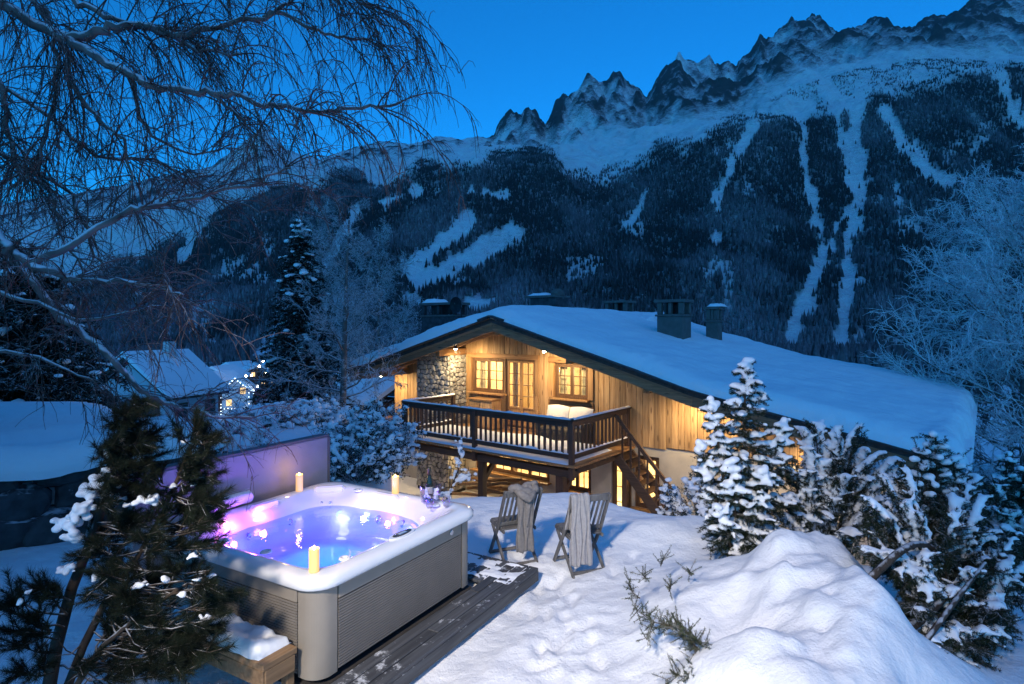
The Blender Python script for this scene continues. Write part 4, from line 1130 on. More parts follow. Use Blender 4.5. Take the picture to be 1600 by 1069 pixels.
loops = [rrect(1.06, 0.20, 0.70), rrect(1.10, 0.22, 0.695), rrect(1.12, 0.22, 0.715), rrect(1.12, 0.22, 0.76), rrect(1.10, 0.22, 0.79), rrect(1.05, 0.21, ZT), rrect(1.0, 0.21, ZT + 0.004),
         rrect(0.955, 0.22, ZT - 0.004), rrect(0.935, 0.22, ZT - 0.022), rrect(0.90, 0.24, ZT - 0.05, mod=seat(0.008)), rrect(0.85, 0.30, ZT - 0.085, mod=seat(0.02)), rrect(0.80, 0.36, ZT - 0.135, mod=seat(0.03)), rrect(0.765, 0.40, ZT - 0.20, mod=seat(0.04)),
         rrect(0.74, 0.42, ZT - 0.30, mod=seat(0.045)), rrect(0.70, 0.42, ZT - 0.385, mod=seat(0.04)), rrect(0.62, 0.42, ZT - 0.42, mod=seat(0.03)), rrect(0.47, 0.38, ZT - 0.43), rrect(0.43, 0.36, ZT - 0.47), rrect(0.41, 0.34, ZT - 0.62), rrect(0.36, 0.3, ZT - 0.66), rrect(0.1, 0.1, ZT - 0.665)]
loft(loops, M['acrylic'], 'shell', tub, True)
M['water'] = thin_glass('tub_water', (0.55, 0.62, 1.0), 0.015, 1.33, wave=0.015)
wz = ZT - 0.155
wl_ = rrect(0.786, 0.37, wz, mod=seat(0.034))
vs = list(wl_); fs = []
rings = 8
for r_ in range(1, rings): vs += [(TX / 2 + (p[0] - TX / 2) * (1 - r_ / rings), TY / 2 + (p[1] - TY / 2) * (1 - r_ / rings), wz) for p in wl_]
for r_ in range(rings - 1):
    for k in range(NP): k2 = (k + 1) % NP; fs.append((r_ * NP + k, r_ * NP + k2, (r_ + 1) * NP + k2, (r_ + 1) * NP + k))
fs.append(tuple((rings - 1) * NP + k for k in range(NP)))
MB().add(vs, fs).build('water', M['water'], tub, True)
# cabinet: core, rounded corner posts, flat bands and slatted panels
loft([rrect(1.02, 0.15, 0.0), rrect(1.02, 0.15, 0.705)], M['cabinet_dark'], 'cabinet_core', tub, smooth=False)
for (cx_, cy_, a0) in ((0.19, 0.19, 180), (TX - 0.19, 0.19, 270), (TX - 0.19, TY - 0.19, 0), (0.19, TY - 0.19, 90)):
    prof = []
    for k in range(13): a = R(a0 + 90 * k / 12); prof.append((cx_ + 0.145 * math.cos(a), cy_ + 0.145 * math.sin(a)))
    ext = 0.06
    d0 = (math.cos(R(a0 + 90)), math.sin(R(a0 + 90))); d1 = (math.cos(R(a0)), math.sin(R(a0)))
    prof = [(prof[0][0] - d0[0] * ext, prof[0][1] - d0[1] * ext)] + prof + [(prof[-1][0] - d1[0] * ext, prof[-1][1] - d1[1] * ext)]
    prof += [(p[0] - (p[0] - cx_) * 0.15, p[1] - (p[1] - cy_) * 0.15) for p in prof[::-1]]
    MB().prism(prof, 'z', 0.005, 0.702).build('corner_post', M['cabinet'], tub)
def face(M4):
    band = MB().box((TX / 2, 0.052, 0.635), (TX - 0.53, 0.02, 0.125), 0.003, None)
    sl_ = MB(); n_ = 25
    for k in range(n_): z = 0.02 + 0.545 * (k + 0.5) / n_; sl_.box((TX / 2, 0.056, z), (TX - 0.53, 0.022, 0.545 / n_ - 0.006), 0.002)
    for mb, nm, mt in ((band, 'cabinet_band', 'cabinet'), (sl_, 'slat_panel', 'cabinet_dark')):
        mb.v = [tuple(M4 @ Vector(p)) for p in mb.v]; o = mb.build(nm, M[mt], tub)
        if nm == 'slat_panel': o['kind'] = 'stuff'
face(Matrix.Identity(4))
face(Matrix(((0, 1, 0, 0), (1, 0, 0, 0), (0, 0, 1, 0), (0, 0, 0, 1))))
face(Matrix(((0, -1, 0, TX), (1, 0, 0, 0), (0, 0, 1, 0), (0, 0, 0, 1))))
MB().lathe([(0.0, 0.0), (0.028, 0.0), (0.028, 0.006), (0.018, 0.010), (0.0, 0.010)], n=18, cap=False)
em = MB().lathe([(0.030, 0.0), (0.030, 0.006), (0.022, 0.010)], n=18); em.v = [(TX * 0.80 + p[0], 0.041 - p[2], 0.64 + p[1]) for p in em.v]; em.build('emblem', M['chrome'], tub)
# control panel on the near rim
cp = MB(); n_ = 24; prof = [(0.17 * math.cos(2 * math.pi * k / n_), 0.055 * math.sin(2 * math.pi * k / n_)) for k in range(n_)]
cp.prism([(TX * 0.50 + p[0], 0.115 + p[1]) for p in prof], 'z', ZT - 0.01, ZT + 0.016); cpo = cp.build('control_panel', M['acrylic'], tub)
cp2 = MB(); cp2.prism([(TX * 0.50 + p[0] * 0.72, 0.115 + p[1] * 0.72) for p in prof], 'z', ZT + 0.012, ZT + 0.021); cp2.build('keypad', M['black'], cpo)
MB().box((TX * 0.5, 0.115, ZT + 0.021), (0.10, 0.035, 0.006), 0.002).build('display', emis('panel_display', (0.12, 0.18, 0.3), 0.5), cpo)
for k in (-1, 1): MB().lathe([(0.012, 0), (0.012, 0.008), (0.008, 0.011)], (TX * 0.5 + k * 0.085, 0.115, ZT + 0.018), 10).build('button', M['chrome'], cpo)
# jets, headrests, valve caps
def disc(a, b, z, r, nrm, mat, name, parent=tub):
    n_ = Vector(nrm).normalized(); q = n_.to_track_quat('Z', 'Y').to_matrix()
    mb = MB().lathe([(r, 0.0), (r, 0.008), (r * 0.8, 0.016), (r * 0.45, 0.014), (r * 0.35, 0.006), (0.001, 0.006)], n=16)
    mb.v = [tuple(q @ Vector(p) + Vector((a, b, z))) for p in mb.v]; return mb.build(name, mat, parent, True)
for (a, b, z, r) in ((1.72, 1.83, 0.60, 0.05), (1.83, 1.70, 0.60, 0.05), (1.80, 1.78, 0.67, 0.018), (1.74, 1.86, 0.67, 0.018), (1.86, 0.75, 0.58, 0.045), (1.86, 1.1, 0.57, 0.045), (1.3, 1.87, 0.57, 0.04), (0.8, 1.87, 0.57, 0.04), (0.45, 1.80, 0.58, 0.04)):
    disc(a, b, z, r, (TX / 2 - a, TY / 2 - b, 0.25), M['chrome'], 'jet')
for (a, b, r) in ((1.12, 1.05, 0.05), (0.72, 0.9, 0.07), (1.4, 1.3, 0.05), (1.25, 0.7, 0.06)): disc(a, b, 0.145 if 0.7 < a < 1.5 and 0.7 < b < 1.5 else 0.375, r, (0, 0, 1), M['chrome'], 'drain')
for (a, b) in ((1.99, 0.42), (0.20, 1.4), (0.22, 0.85), (0.45, 0.17), (2.0, 1.55)): disc(a, b, ZT - 0.008, 0.05, (0, 0, 1), M['acrylic'], 'valve_cap')
for (a, b, rz_) in ((1.92, 1.92, -45), (2.02, 1.12, -90), (1.1, 2.03, 0)):
    mb = MB().box((0, 0, 0), (0.34, 0.09, 0.13), 0.03); q = Matrix.Rotation(R(rz_), 3, 'Z') @ Matrix.Rotation(R(38), 3, 'X')
    mb.v = [tuple(q @ Vector(p) + Vector((a, b, ZT - 0.035))) for p in mb.v]; mb.build('headrest', M['acrylic'], tub, False)
# lit fittings
PINK, ICE, CYAN, BLUE = (1.0, 0.16, 0.62), (0.45, 0.85, 1.0), (0.05, 0.75, 1.0), (0.14, 0.13, 1.0)
M['led_pink'] = emis('pink_led', (1.0, 0.28, 0.62), 9); M['led_ice'] = emis('ice_led', (0.6, 0.95, 1.0), 6); M['glow_blue'] = emis('added_blue_glow', (0.15, 0.22, 1.0), 4); M['led_cyan'] = emis('cyan_led', (0.1, 0.85, 1.0), 6)
def led(a, b, z, mat, col, e, r=0.035):
    n_ = Vector((TX / 2 - a, TY / 2 - b, 0.12)).normalized()
    o = MB().lathe([(r, 0), (r * 0.9, 0.012), (r * 0.5, 0.024), (0.001, 0.028)], n=14); q = n_.to_track_quat('Z', 'Y').to_matrix()
    o.v = [tuple(q @ Vector(p) + Vector((a, b, z))) for p in o.v]; ob = o.build('led', M[mat], tub, True)
    p = Vector((a, b, z)) + n_ * 0.09; lamp('led_glow', p, e, col, ob, 0.03)
VIO = (0.52, 0.10, 1.0)
LED = [(0.60, 1.965, 0.745, 'led_pink', VIO, 3.0), (0.98, 1.985, 0.745, 'led_pink', VIO, 3.0), (1.965, 1.37, 0.742, 'led_ice', (0.30, 0.25, 1.0), 2.2), (1.965, 0.97, 0.735, 'led_pink', VIO, 2.4)]
for l in LED: led(*l)
for (a, b) in ((1.22, 1.22), (0.62, 1.1)):
    o = disc(a, b, 0.16 if a > 1 else 0.385, 0.06, (0, 0, 1), M['led_cyan'], 'floor_light'); lamp('floor_glow', (a, b, 0.30 if a > 1 else 0.47), 1.2, CYAN, o, 0.04)
for (a, b, z, e) in ((0.42, 0.55, 0.56, 4.2), (1.78, 0.55, 0.56, 4.2), (1.80, 1.62, 0.56, 4.2), (0.50, 1.80, 0.56, 4.2), (1.1, 0.44, 0.54, 4.0)):
    n_ = Vector((TX / 2 - a, TY / 2 - b, 0)).normalized()
    o = disc(a, b, z, 0.045, (n_.x, n_.y, 0.2), M['glow_blue'], 'added_water_light'); lamp('water_glow', Vector((a, b, z)) + n_ * 0.10, e, BLUE, o, 0.05)  # blue lamps and their glowing discs are added to colour the water

# cover folded upright behind the tub
cv = thing('tub_cover', 'upright folded vinyl tub cover glowing violet beside the tub', 'cover', tw(0, TY + 0.10, 0), TA)
MB().box((1.08, 0.06, 0.80), (2.36, 0.10, 1.02), 0.012).build('panel', M['cover'], cv)
MB().box((1.08, 0.06, 1.325), (2.38, 0.12, 0.03), 0.006).build('top_edge', M['cover_edge'], cv)
MB().box((2.275, 0.06, 0.80), (0.03, 0.12, 1.02), 0.006).build('end_edge', M['cover_edge'], cv)
for k in (0.5, 1.7): MB().box((k, 0.17, 0.35), (0.05, 0.10, 1.5), 0.008).build('lifter_bar', M['iron'], cv)

# rolled towel on the rim
tr = thing('rolled_towel', 'rolled white towel lying along the rim against the violet cover', 'towel', tw(0.78, TY - 0.035, ZT + 0.085), TA + R(0))
vs = []; fs = []; nt_ = 110; rr0 = 0.018
for i in range(nt_):
    th = i / nt_ * 2 * math.pi * 4.3; r_ = rr0 + 0.062 * (i / nt_)
    for s, x in enumerate((-0.24, -0.12, 0.0, 0.12, 0.24)): vs.append((x + 0.004 * math.sin(i), r_ * math.cos(th), r_ * math.sin(th) * 0.95 + 0.004 * math.sin(x * 14)))
for i in range(nt_ - 1):
    for s in range(4): fs.append((i * 5 + s, i * 5 + s + 1, (i + 1) * 5 + s + 1, (i + 1) * 5 + s))
MB().add(vs, fs).build('cloth', M['towel'], tr, True)

# candles
def candle(label, p, h=0.19, r=0.04, e=2):
    c = thing('candle', label, 'candle', p, 0, 'lit pillar candles on the tub rim')
    MB().lathe([(r * 0.98, 0), (r, 0.01), (r, h - 0.008), (r * 0.93, h), (r * 0.82, h - 0.004), (r * 0.7, h - 0.03), (0.002, h - 0.035)], n=24).build('wax', M['wax'], c, True)
    MB().tube([(0, 0, h - 0.036), (0.001, 0, h - 0.015)], 0.002, 5).build('wick', M['black'], c)
    MB().lathe([(0.001, 0), (0.008, 0.012), (0.006, 0.024), (0.001, 0.042)], (0, 0, h - 0.02), 10, False).build('flame', M['flame'], c, True)
    lamp('candle_glow', (0, 0, h + 0.05), e, (1.0, 0.55, 0.16), c, 0.02)
M['flame'] = emis('candle_flame', (1.0, 0.62, 0.2), 30)
candle('lit candle standing on the rim in front of the violet cover', tw(1.63, TY - 0.10, ZT + 0.003), e=1.2)
candle('lit candle standing on the rim near the bottle', tw(TX - 0.085, 1.08, ZT + 0.003), e=1.2)
candle('lit yellow candle on the tub corner above the rounded post', tw(0.13, 0.17, ZT + 0.003), h=0.18, e=1.2)
# bottle and ice bucket
bk = thing('ice_bucket', 'clear cut-glass ice bucket on the tub rim', 'ice bucket', tw(TX - 0.16, 0.52, ZT), 0)
bp_ = []
n_ = 20
mb = MB().lathe([(0.085, 0.0), (0.10, 0.01), (0.108, 0.06), (0.115, 0.13), (0.12, 0.18), (0.113, 0.18), (0.105, 0.10), (0.09, 0.02), (0.01, 0.015)], n=n_)
mb.v = [((p[0] * (1 + 0.035 * math.sin(8 * math.atan2(p[1], p[0]) + 30 * p[2]))), p[1] * (1 + 0.035 * math.sin(8 * math.atan2(p[1], p[0]) + 30 * p[2])), p[2]) for p in mb.v]
M['cut_glass'] = thin_glass('cut_glass', (0.9, 0.89, 0.95), 0.1, 1.5)
mb.build('bowl', M['cut_glass'], bk)
ic = MB(); random.seed(3)
for k in range(26):
    a = random.uniform(0, 6.28); r_ = 0.08 * math.sqrt(random.random()); q = Matrix.Rotation(random.uniform(0, 3), 3, 'X') @ Matrix.Rotation(random.uniform(0, 3), 3, 'Z')
    ic.box((r_ * math.cos(a), r_ * math.sin(a), random.uniform(0.03, 0.15)), (0.03, 0.03, 0.03), 0.004, q)
o = ic.build('ice', M['snow_load'], bk); o['kind'] = 'stuff'
bo = thing('bottle', 'dark glass wine bottle standing in the ice bucket', 'bottle', tw(TX - 0.17, 0.53, ZT + 0.03), 0)
M['bottle'] = simple('dark_bottle_glass', (0.012, 0.02, 0.012), 0.08, var=0.2, spec=0.8)
MB().lathe([(0.036, 0), (0.041, 0.008), (0.041, 0.17), (0.036, 0.205), (0.020, 0.245), (0.0155, 0.27)], n=20).build('body', M['bottle'], bo, True)
MB().lathe([(0.016, 0.268), (0.0165, 0.33), (0.018, 0.332), (0.018, 0.345), (0.012, 0.348)], n=16).build('foil', simple('gold_foil', (0.10, 0.085, 0.05), 0.35, 0.8), bo, True)
lb = MB().lathe([(0.0416, 0.07), (0.0416, 0.14)], n=20, cap=False); lb.build('label', simple('paper_label', (0.5, 0.46, 0.38), 0.8), bo, True)
for k, (a, b) in enumerate(((TX - 0.20, 0.28), (TX - 0.33, 0.40))):
    gl = thing('wine_glass', 'stemless clear wine glass on the rim beside the ice bucket', 'glass', tw(a, b, ZT), 0, 'wine glasses beside the bucket')
    MB().lathe([(0.025, 0), (0.036, 0.02), (0.042, 0.05), (0.038, 0.09), (0.034, 0.11), (0.033, 0.11), (0.037, 0.09), (0.04, 0.05), (0.03, 0.012), (0.002, 0.008)], n=20).build('bowl', M['cut_glass'], gl, True)

# ------------------------------------------------------------------ deck beside the tub
dk = thing('deck', 'dark frosted plank deck with raised edge beside the hot tub', 'deck', tw(0, 0, -0.10), TA)
DZ = 0.085
for (a0, a1, b0, b1) in ((-0.55, 2.86, -0.37, -0.25), (-0.55, 1.15, -0.245, -0.125), (1.155, 2.86, -0.245, -0.125), (-0.55, 2.0, -0.12, 0.0), (2.005, 2.86, -0.12, 0.0),
                         (2.24, 2.86, 0.005, 0.125), (2.24, 2.86, 0.13, 0.25), (2.24, 2.86, 0.255, 0.375), (2.24, 2.86, 0.38, 0.50), (2.24, 2.86, 0.505, 0.625), (2.24, 2.86, 0.63, 0.75), (2.24, 2.86, 0.755, 0.875), (2.24, 2.86, 0.88, 1.0)):
    MB().box(((a0 + a1) / 2, (b0 + b1) / 2, DZ - 0.016 + random.uniform(-0.002, 0.002)), (a1 - a0 - 0.006, b1 - b0 - 0.006, 0.032), 0.004).build('plank', M['deck'], dk)
MB().box((1.155, -0.355, DZ - 0.09), (3.41, 0.03, 0.11), 0.004).build('fascia', M['deck'], dk)
MB().box((2.845, 0.30, DZ - 0.09), (0.03, 1.30, 0.11), 0.004).build('fascia', M['deck'], dk)
MB().box((1.1, 1.1, DZ - 0.10), (2.1, 2.1, 0.14), 0.01).build('base', M['mortar'], dk)
vs = []; fs = []; nu_, nv_ = 40, 46                                   # frozen snow left on the planks past the tub
for j in range(nv_):
    for i in range(nu_):
        a = 2.30 + 0.50 * i / (nu_ - 1); b = -0.30 + 1.2 * j / (nv_ - 1)
        e = max(-0.012, 0.020 * mnoise.noise(Vector((a * 5, b * 5, 3))) + 0.012 * mnoise.noise(Vector((a * 17, b * 17, 5))) + 0.001)
        vs.append((a, b, DZ + e))
for j in range(nv_ - 1):
    for i in range(nu_ - 1): fs.append((j * nu_ + i, j * nu_ + i + 1, (j + 1) * nu_ + i + 1, (j + 1) * nu_ + i))
MB().add(vs, fs).build('snow_crust', M['snow_load'], dk, True)

# step bench at the other side
sb = thing('step_bench', 'wooden step under a cap of snow against the tub cabinet', 'step', tw(0, 0, -0.10), TA)
MB().box((-0.17, 0.83, 0.365), (0.30, 1.30, 0.05), 0.006).build('top', M['step'], sb)
MB().box((-0.305, 0.83, 0.28), (0.03, 1.28, 0.12), 0.005).build('apron', M['step'], sb)
MB().box((-0.17, 0.195, 0.28), (0.26, 0.03, 0.12), 0.005).build('apron', M['step'], sb)
for (a, b) in ((-0.28, 0.24), (-0.06, 0.24), (-0.28, 1.42), (-0.06, 1.42)): MB().box((a, b, 0.16), (0.07, 0.07, 0.34), 0.006).build('leg', M['step'], sb)
vs = []; fs = []; nu_, nv_ = 16, 50
for j in range(nv_):
    for i in range(nu_):
        a = -0.315 + 0.29 * i / (nu_ - 1); b = 0.26 + 1.20 * j / (nv_ - 1)
        e = min(1, i / 3, (nu_ - 1 - i) / 3, j / 4, (nv_ - 1 - j) / 4)
        e = math.sqrt(max(0, e * (2 - e)))
        vs.append((a + 0.03 * mnoise.noise(Vector((0, b * 6, 0))), b, 0.392 + e * (0.075 + 0.07 * mnoise.noise(Vector((a * 5, b * 5, 1))) + 0.02 * mnoise.noise(Vector((a * 22, b * 22, 1))))))
for j in range(nv_ - 1):
    for i in range(nu_ - 1): fs.append((j * nu_ + i, j * nu_ + i + 1, (j + 1) * nu_ + i + 1, (j + 1) * nu_ + i))
MB().add(vs, fs).build('snow_cap', M['snow_load'], sb, True)

# ------------------------------------------------------------------ folding chairs with throws
def chair(label, x, y, rz):
    c = thing('folding_chair', label, 'chair', (x, y, gz(x, y) - 0.012), rz, 'folding chairs on the snow')
    W = 0.235
    for s in (-1, 1):
        x_ = s * W
        MB().beam((x_, 0.24, 0.0), (x_, -0.06, 0.45), 0.024, 0.05, up=(0, 1, 0)).beam((x_, -0.055, 0.44), (x_, -0.30, 0.94), 0.024, 0.052, up=(0, 1, 0)).build('back_post', M['teak'], c)
        MB().beam((s * (W - 0.032), -0.27, 0.0), (s * (W - 0.032), 0.20, 0.43), 0.022, 0.05, up=(0, 1, 0)).build('leg', M['teak'], c)
        MB().beam((s * (W - 0.03), 0.24, 0.445), (s * (W - 0.03), -0.19, 0.43), 0.022, 0.04).build('seat_rail', M['teak'], c)
    MB().beam((-W, -0.285, 0.905), (W, -0.285, 0.905), 0.024, 0.085, up=(0, -0.3, 0.95)).build('top_rail', M['teak'], c)
    MB().beam((-W, -0.085, 0.50), (W, -0.085, 0.50), 0.024, 0.05, up=(0, -0.3, 0.95)).build('lower_rail', M['teak'], c)
    for k in range(7):
        q = -0.18 + 0.06 * k
        MB().beam((q, -0.095, 0.52), (q, -0.272, 0.87), 0.03, 0.012, up=(0, 1, 0.4)).build('back_slat', M['teak'], c)
    for k in range(8):
        yy = 0.225 - 0.055 * k; MB().box((0, yy, 0.468 - 0.0015 * k), (0.40, 0.045, 0.016), 0.004).build('seat_slat', M['teak'], c)
    MB().beam((-W, 0.195, 0.075), (W, 0.195, 0.075), 0.022, 0.04).build('stretcher', M['teak'], c)
    MB().beam((-W + 0.03, -0.225, 0.045), (W - 0.03, -0.225, 0.045), 0.022, 0.04).build('stretcher', M['teak'], c)
    return c
HEAD = math.atan2(0.40, 0.92)                                        # chairs face (-.4, .92)
c1 = (0.02, 7.30); c2 = (0.80, 7.05)
chair('weathered folding chair with a knotted scarf over its back', c1[0], c1[1], HEAD)
chair('weathered folding chair with a pale throw hanging over its back', c2[0], c2[1], HEAD - R(4))
def cloth(name, label, cpos, rz, x0, x1, path, mat, folds, amp, flare=0.0, extra=None, thick=0.012):
    """cloth strip: path of (y, z) from the front hem over the rail to the back hem"""
    o = thing(name, label, 'throw', (cpos[0], cpos[1], gz(*cpos)), rz)
    P = [Vector((0, p[0], p[1])) for p in path]; n_ = 60; m_ = 54
    L = [0]
    for i in range(1, len(P)): L.append(L[-1] + (P[i] - P[i - 1]).length)
    vs = []
    for j in range(m_ + 1):
        s = L[-1] * j / m_; k = max(i for i in range(len(L)) if L[i] <= s + 1e-9); k = min(k, len(P) - 2)
        p = P[k].lerp(P[k + 1], (s - L[k]) / (L[k + 1] - L[k])); t = (P[k + 1] - P[k]).normalized(); nn = Vector((0, -t.z, t.y))
        hang = min(1, abs(p.z - 0.93) / 0.35)
        for i in range(n_ + 1):
            a = i / n_; w_ = x1 - x0
            xx = x0 + w_ * a + (a - 0.5) * flare * hang + 0.012 * math.sin(j * 0.23 + a * 9)
            ph = a * folds * 2 * math.pi + 1.2 * mnoise.noise(Vector((a * 3, j * 0.05, x0 * 7)))
            dsp = amp * (0.35 + 0.65 * hang) * (math.sin(ph) + 0.4 * math.sin(2.3 * ph + j * 0.06))
            vs.append(Vector((xx, p.y, p.z + 0.012 * math.sin(a * 11 + 1) * hang)) + nn * (dsp + amp))
    fs = [(j * (n_ + 1) + i, j * (n_ + 1) + i + 1, (j + 1) * (n_ + 1) + i + 1, (j + 1) * (n_ + 1) + i) for j in range(m_) for i in range(n_)]
    ob = MB().add(vs, fs).build('cloth', mat, o, True)
    md = ob.modifiers.new('thick', 'SOLIDIFY'); md.thickness = thick; md.offset = 1
    if extra: extra(o)
    return o
def knot(o):
    mb = MB(); vs = []
    pts = [Vector((0.15 * math.cos(a), -0.30 + 0.055 * math.sin(a), 0.945 + 0.035 * math.sin(2 * a + 0.6))) for a in np.linspace(0, 2 * math.pi, 26)]
    mb.tube(pts, [0.042 + 0.010 * math.sin(k * 1.7) for k in range(26)], 10)
    k2 = [Vector((-0.12, -0.33, 0.955)), Vector((-0.06, -0.375, 0.90)), Vector((0.01, -0.395, 0.85)), Vector((0.07, -0.37, 0.87)), Vector((0.12, -0.33, 0.93))]
    mb.tube(k2, [0.035, 0.05, 0.055, 0.045, 0.035], 10)
    mb.build('knot', M['throw'], o, True)
    mb = MB(); vs = []; fs = []                                       # loose end hanging in front of the main fall
    for j in range(20):
        z = 0.86 - 0.36 * j / 19
        for i in range(9): a = i / 8; vs.append((0.02 + 0.085 * (a - 0.3) + 0.015 * j / 19, -0.385 + 0.012 * math.sin(a * 7 + j * 0.2) + 0.05 * (j / 19), z))
    for j in range(19):
        for i in range(8): fs.append((j * 9 + i, j * 9 + i + 1, (j + 1) * 9 + i + 1, (j + 1) * 9 + i))
    e_ = mb.add(vs, fs).build('loose_end', M['throw'], o, True); md = e_.modifiers.new('thick', 'SOLIDIFY'); md.thickness = 0.014
cloth('scarf', 'grey wool scarf knotted round the back of a folding chair', c1, HEAD, -0.08, 0.10, [(-0.22, 0.80), (-0.25, 0.95), (-0.29, 0.985), (-0.335, 0.94), (-0.335, 0.75), (-0.32, 0.45), (-0.315, 0.20)], M['throw'], 3, 0.010, 0.03, knot)
cloth('blanket', 'pale grey ribbed blanket draped down the back of a folding chair', c2, HEAD - R(4), -0.25, -0.05, [(-0.17, 0.52), (-0.21, 0.72), (-0.255, 0.93), (-0.295, 0.965), (-0.335, 0.93), (-0.34, 0.72), (-0.34, 0.45), (-0.335, 0.16)], M['throw_pale'], 4, 0.010, 0.06)

# ------------------------------------------------------------------ boulder wall with its cap of snow
bw = thing('boulder_wall', 'dark dry boulder wall under a thick rounded cap of snow', 'wall', (float(W0[0]), float(W0[1]), 0), math.atan2(WD[1], WD[0]))
WL = float(np.linalg.norm(W1 - W0))
random.seed(9)
def boulder(c, r, seed):
    bm = bmesh.new(); bmesh.ops.create_icosphere(bm, subdivisions=3, radius=1)
    for v_ in bm.verts:
        p = v_.co.copy(); k = 1 + 0.32 * mnoise.noise(p * 1.1 + Vector((seed, 0, 0))) + 0.10 * mnoise.noise(p * 3 + Vector((0, seed, 0)))
        q = Vector([math.copysign(abs(t) ** 0.72, t) for t in p])
        v_.co = Vector((q.x * r[0], q.y * r[1], q.z * r[2])) * k + Vector(c)
    me = bpy.data.meshes.new('boulder'); bm.to_mesh(me); bm.free(); return link('boulder', me, M['boulder'], bw, False)
k = 0
for z, n_, h in ((0.14, 8, 0.30), (0.52, 9, 0.26), (0.84, 8, 0.20)):
    for i in range(n_):
        k += 1
        boulder((0.3 + (WL - 0.5) * (i + 0.5 + 0.25 * (k % 2)) / n_, 0.12 + z * 0.14 + random.uniform(-0.06, 0.05), z), (WL / n_ * random.uniform(0.5, 0.62), 0.30, h * random.uniform(0.9, 1.15)), k * 3.1)
vs = []; fs = []; nu_, nv_ = 90, 40
for j in range(nv_):
    for i in range(nu_):
        a = -0.4 + (WL + 0.75) * i / (nu_ - 1); t = j / (nv_ - 1)
        over = 0.16 + 0.10 * mnoise.noise(Vector((a * 0.9, 0, 2)))
        endr = math.sqrt(max(0.0, 1 - (1 - min(1, (WL + 0.35 - a) / 0.6)) ** 2))
        if t < 0.45:                                                 # rounded brow
            ph = t / 0.45 * math.pi * 0.62 - 0.35
            y = -over + 0.34 - 0.34 * math.cos(max(0, ph)) - 0.06 * min(0, ph); z = 0.98 + (0.30 * math.sin(ph)) * endr
        else:
            q = (t - 0.45) / 0.55
            y = -over + 0.34 + 0.105 + q * 1.9; z = 0.98 + (0.285 + 0.10 * math.sin(q * 3.0)) * endr * (1 - 0.25 * q)
        z += 0.05 * mnoise.noise(Vector((a * 1.5, y * 1.5, 4))) + 0.015 * mnoise.noise(Vector((a * 6, y * 6, 4)))
        vs.append((a, y, z))
for j in range(nv_ - 1):
    for i in range(nu_ - 1): fs.append((j * nu_ + i, j * nu_ + i + 1, (j + 1) * nu_ + i + 1, (j + 1) * nu_ + i))
MB().add(vs, fs).build('snow_cap', M['snow'], bw, True)
# ------------------------------------------------------------------ vegetation tools
def unit(a): return a / np.maximum(np.linalg.norm(a, axis=-1, keepdims=True), 1e-9)
def perp(d):
    r = np.where(np.abs(d[:, 2:3]) < 0.9, np.array([[0, 0, 1.0]]), np.array([[1.0, 0, 0]]))
    a = unit(np.cross(d, r)); return a, np.cross(d, a)
def seg_mesh(S, name, mat, parent, n=3):
    """S rows: p0(3) p1(3) r0 r1 -> thin prisms"""
    S = np.asarray(S, float); p0, p1 = S[:, :3], S[:, 3:6]; d = unit(p1 - p0); a, b = perp(d)
    V = []
    for p, r in ((p0, S[:, 6]), (p1, S[:, 7])):
        for k in range(n):
            t = 2 * np.pi * k / n; V.append(p + (a * np.cos(t) + b * np.sin(t)) * r[:, None])
    V = np.stack(V, 1); T = np.array([[k, (k + 1) % n, n + (k + 1) % n, n + k] for k in range(n)])
    q = (np.arange(len(S))[:, None, None] * (2 * n) + T[None]).reshape(-1, 4)
    return np_mesh(name, V.reshape(-1, 3), q, mat, parent, smooth=True)
def needle_mesh(A, B, per_m, ln, w, name, mat, parent, fwd=0.75, seed=1, flat=0.0):
    """needles along the shoots A->B"""
    rg = np.random.default_rng(seed)
    A = np.asarray(A, float); B = np.asarray(B, float); L = np.linalg.norm(B - A, axis=1); d = unit(B - A)
    cnt = np.maximum(1, (L * per_m).astype(int)); idx = np.repeat(np.arange(len(A)), cnt); n = len(idx)
    t = rg.uniform(0, 1, n)[:, None]
    p = A[idx] * (1 - t) + B[idx] * t
    r = unit(rg.normal(0, 1, (n, 3)) * np.array([1, 1, 1 - flat])); dd = unit(d[idx] * fwd + r)
    l = (ln * rg.uniform(0.7, 1.15, n))[:, None]
    a = unit(np.cross(dd, rg.normal(0, 1, (n, 3))))
    V = np.stack([p - a * w / 2, p + a * w / 2, p + dd * l], 1).reshape(-1, 3)
    return np_mesh(name, V, np.arange(3 * n).reshape(-1, 3), mat, parent)
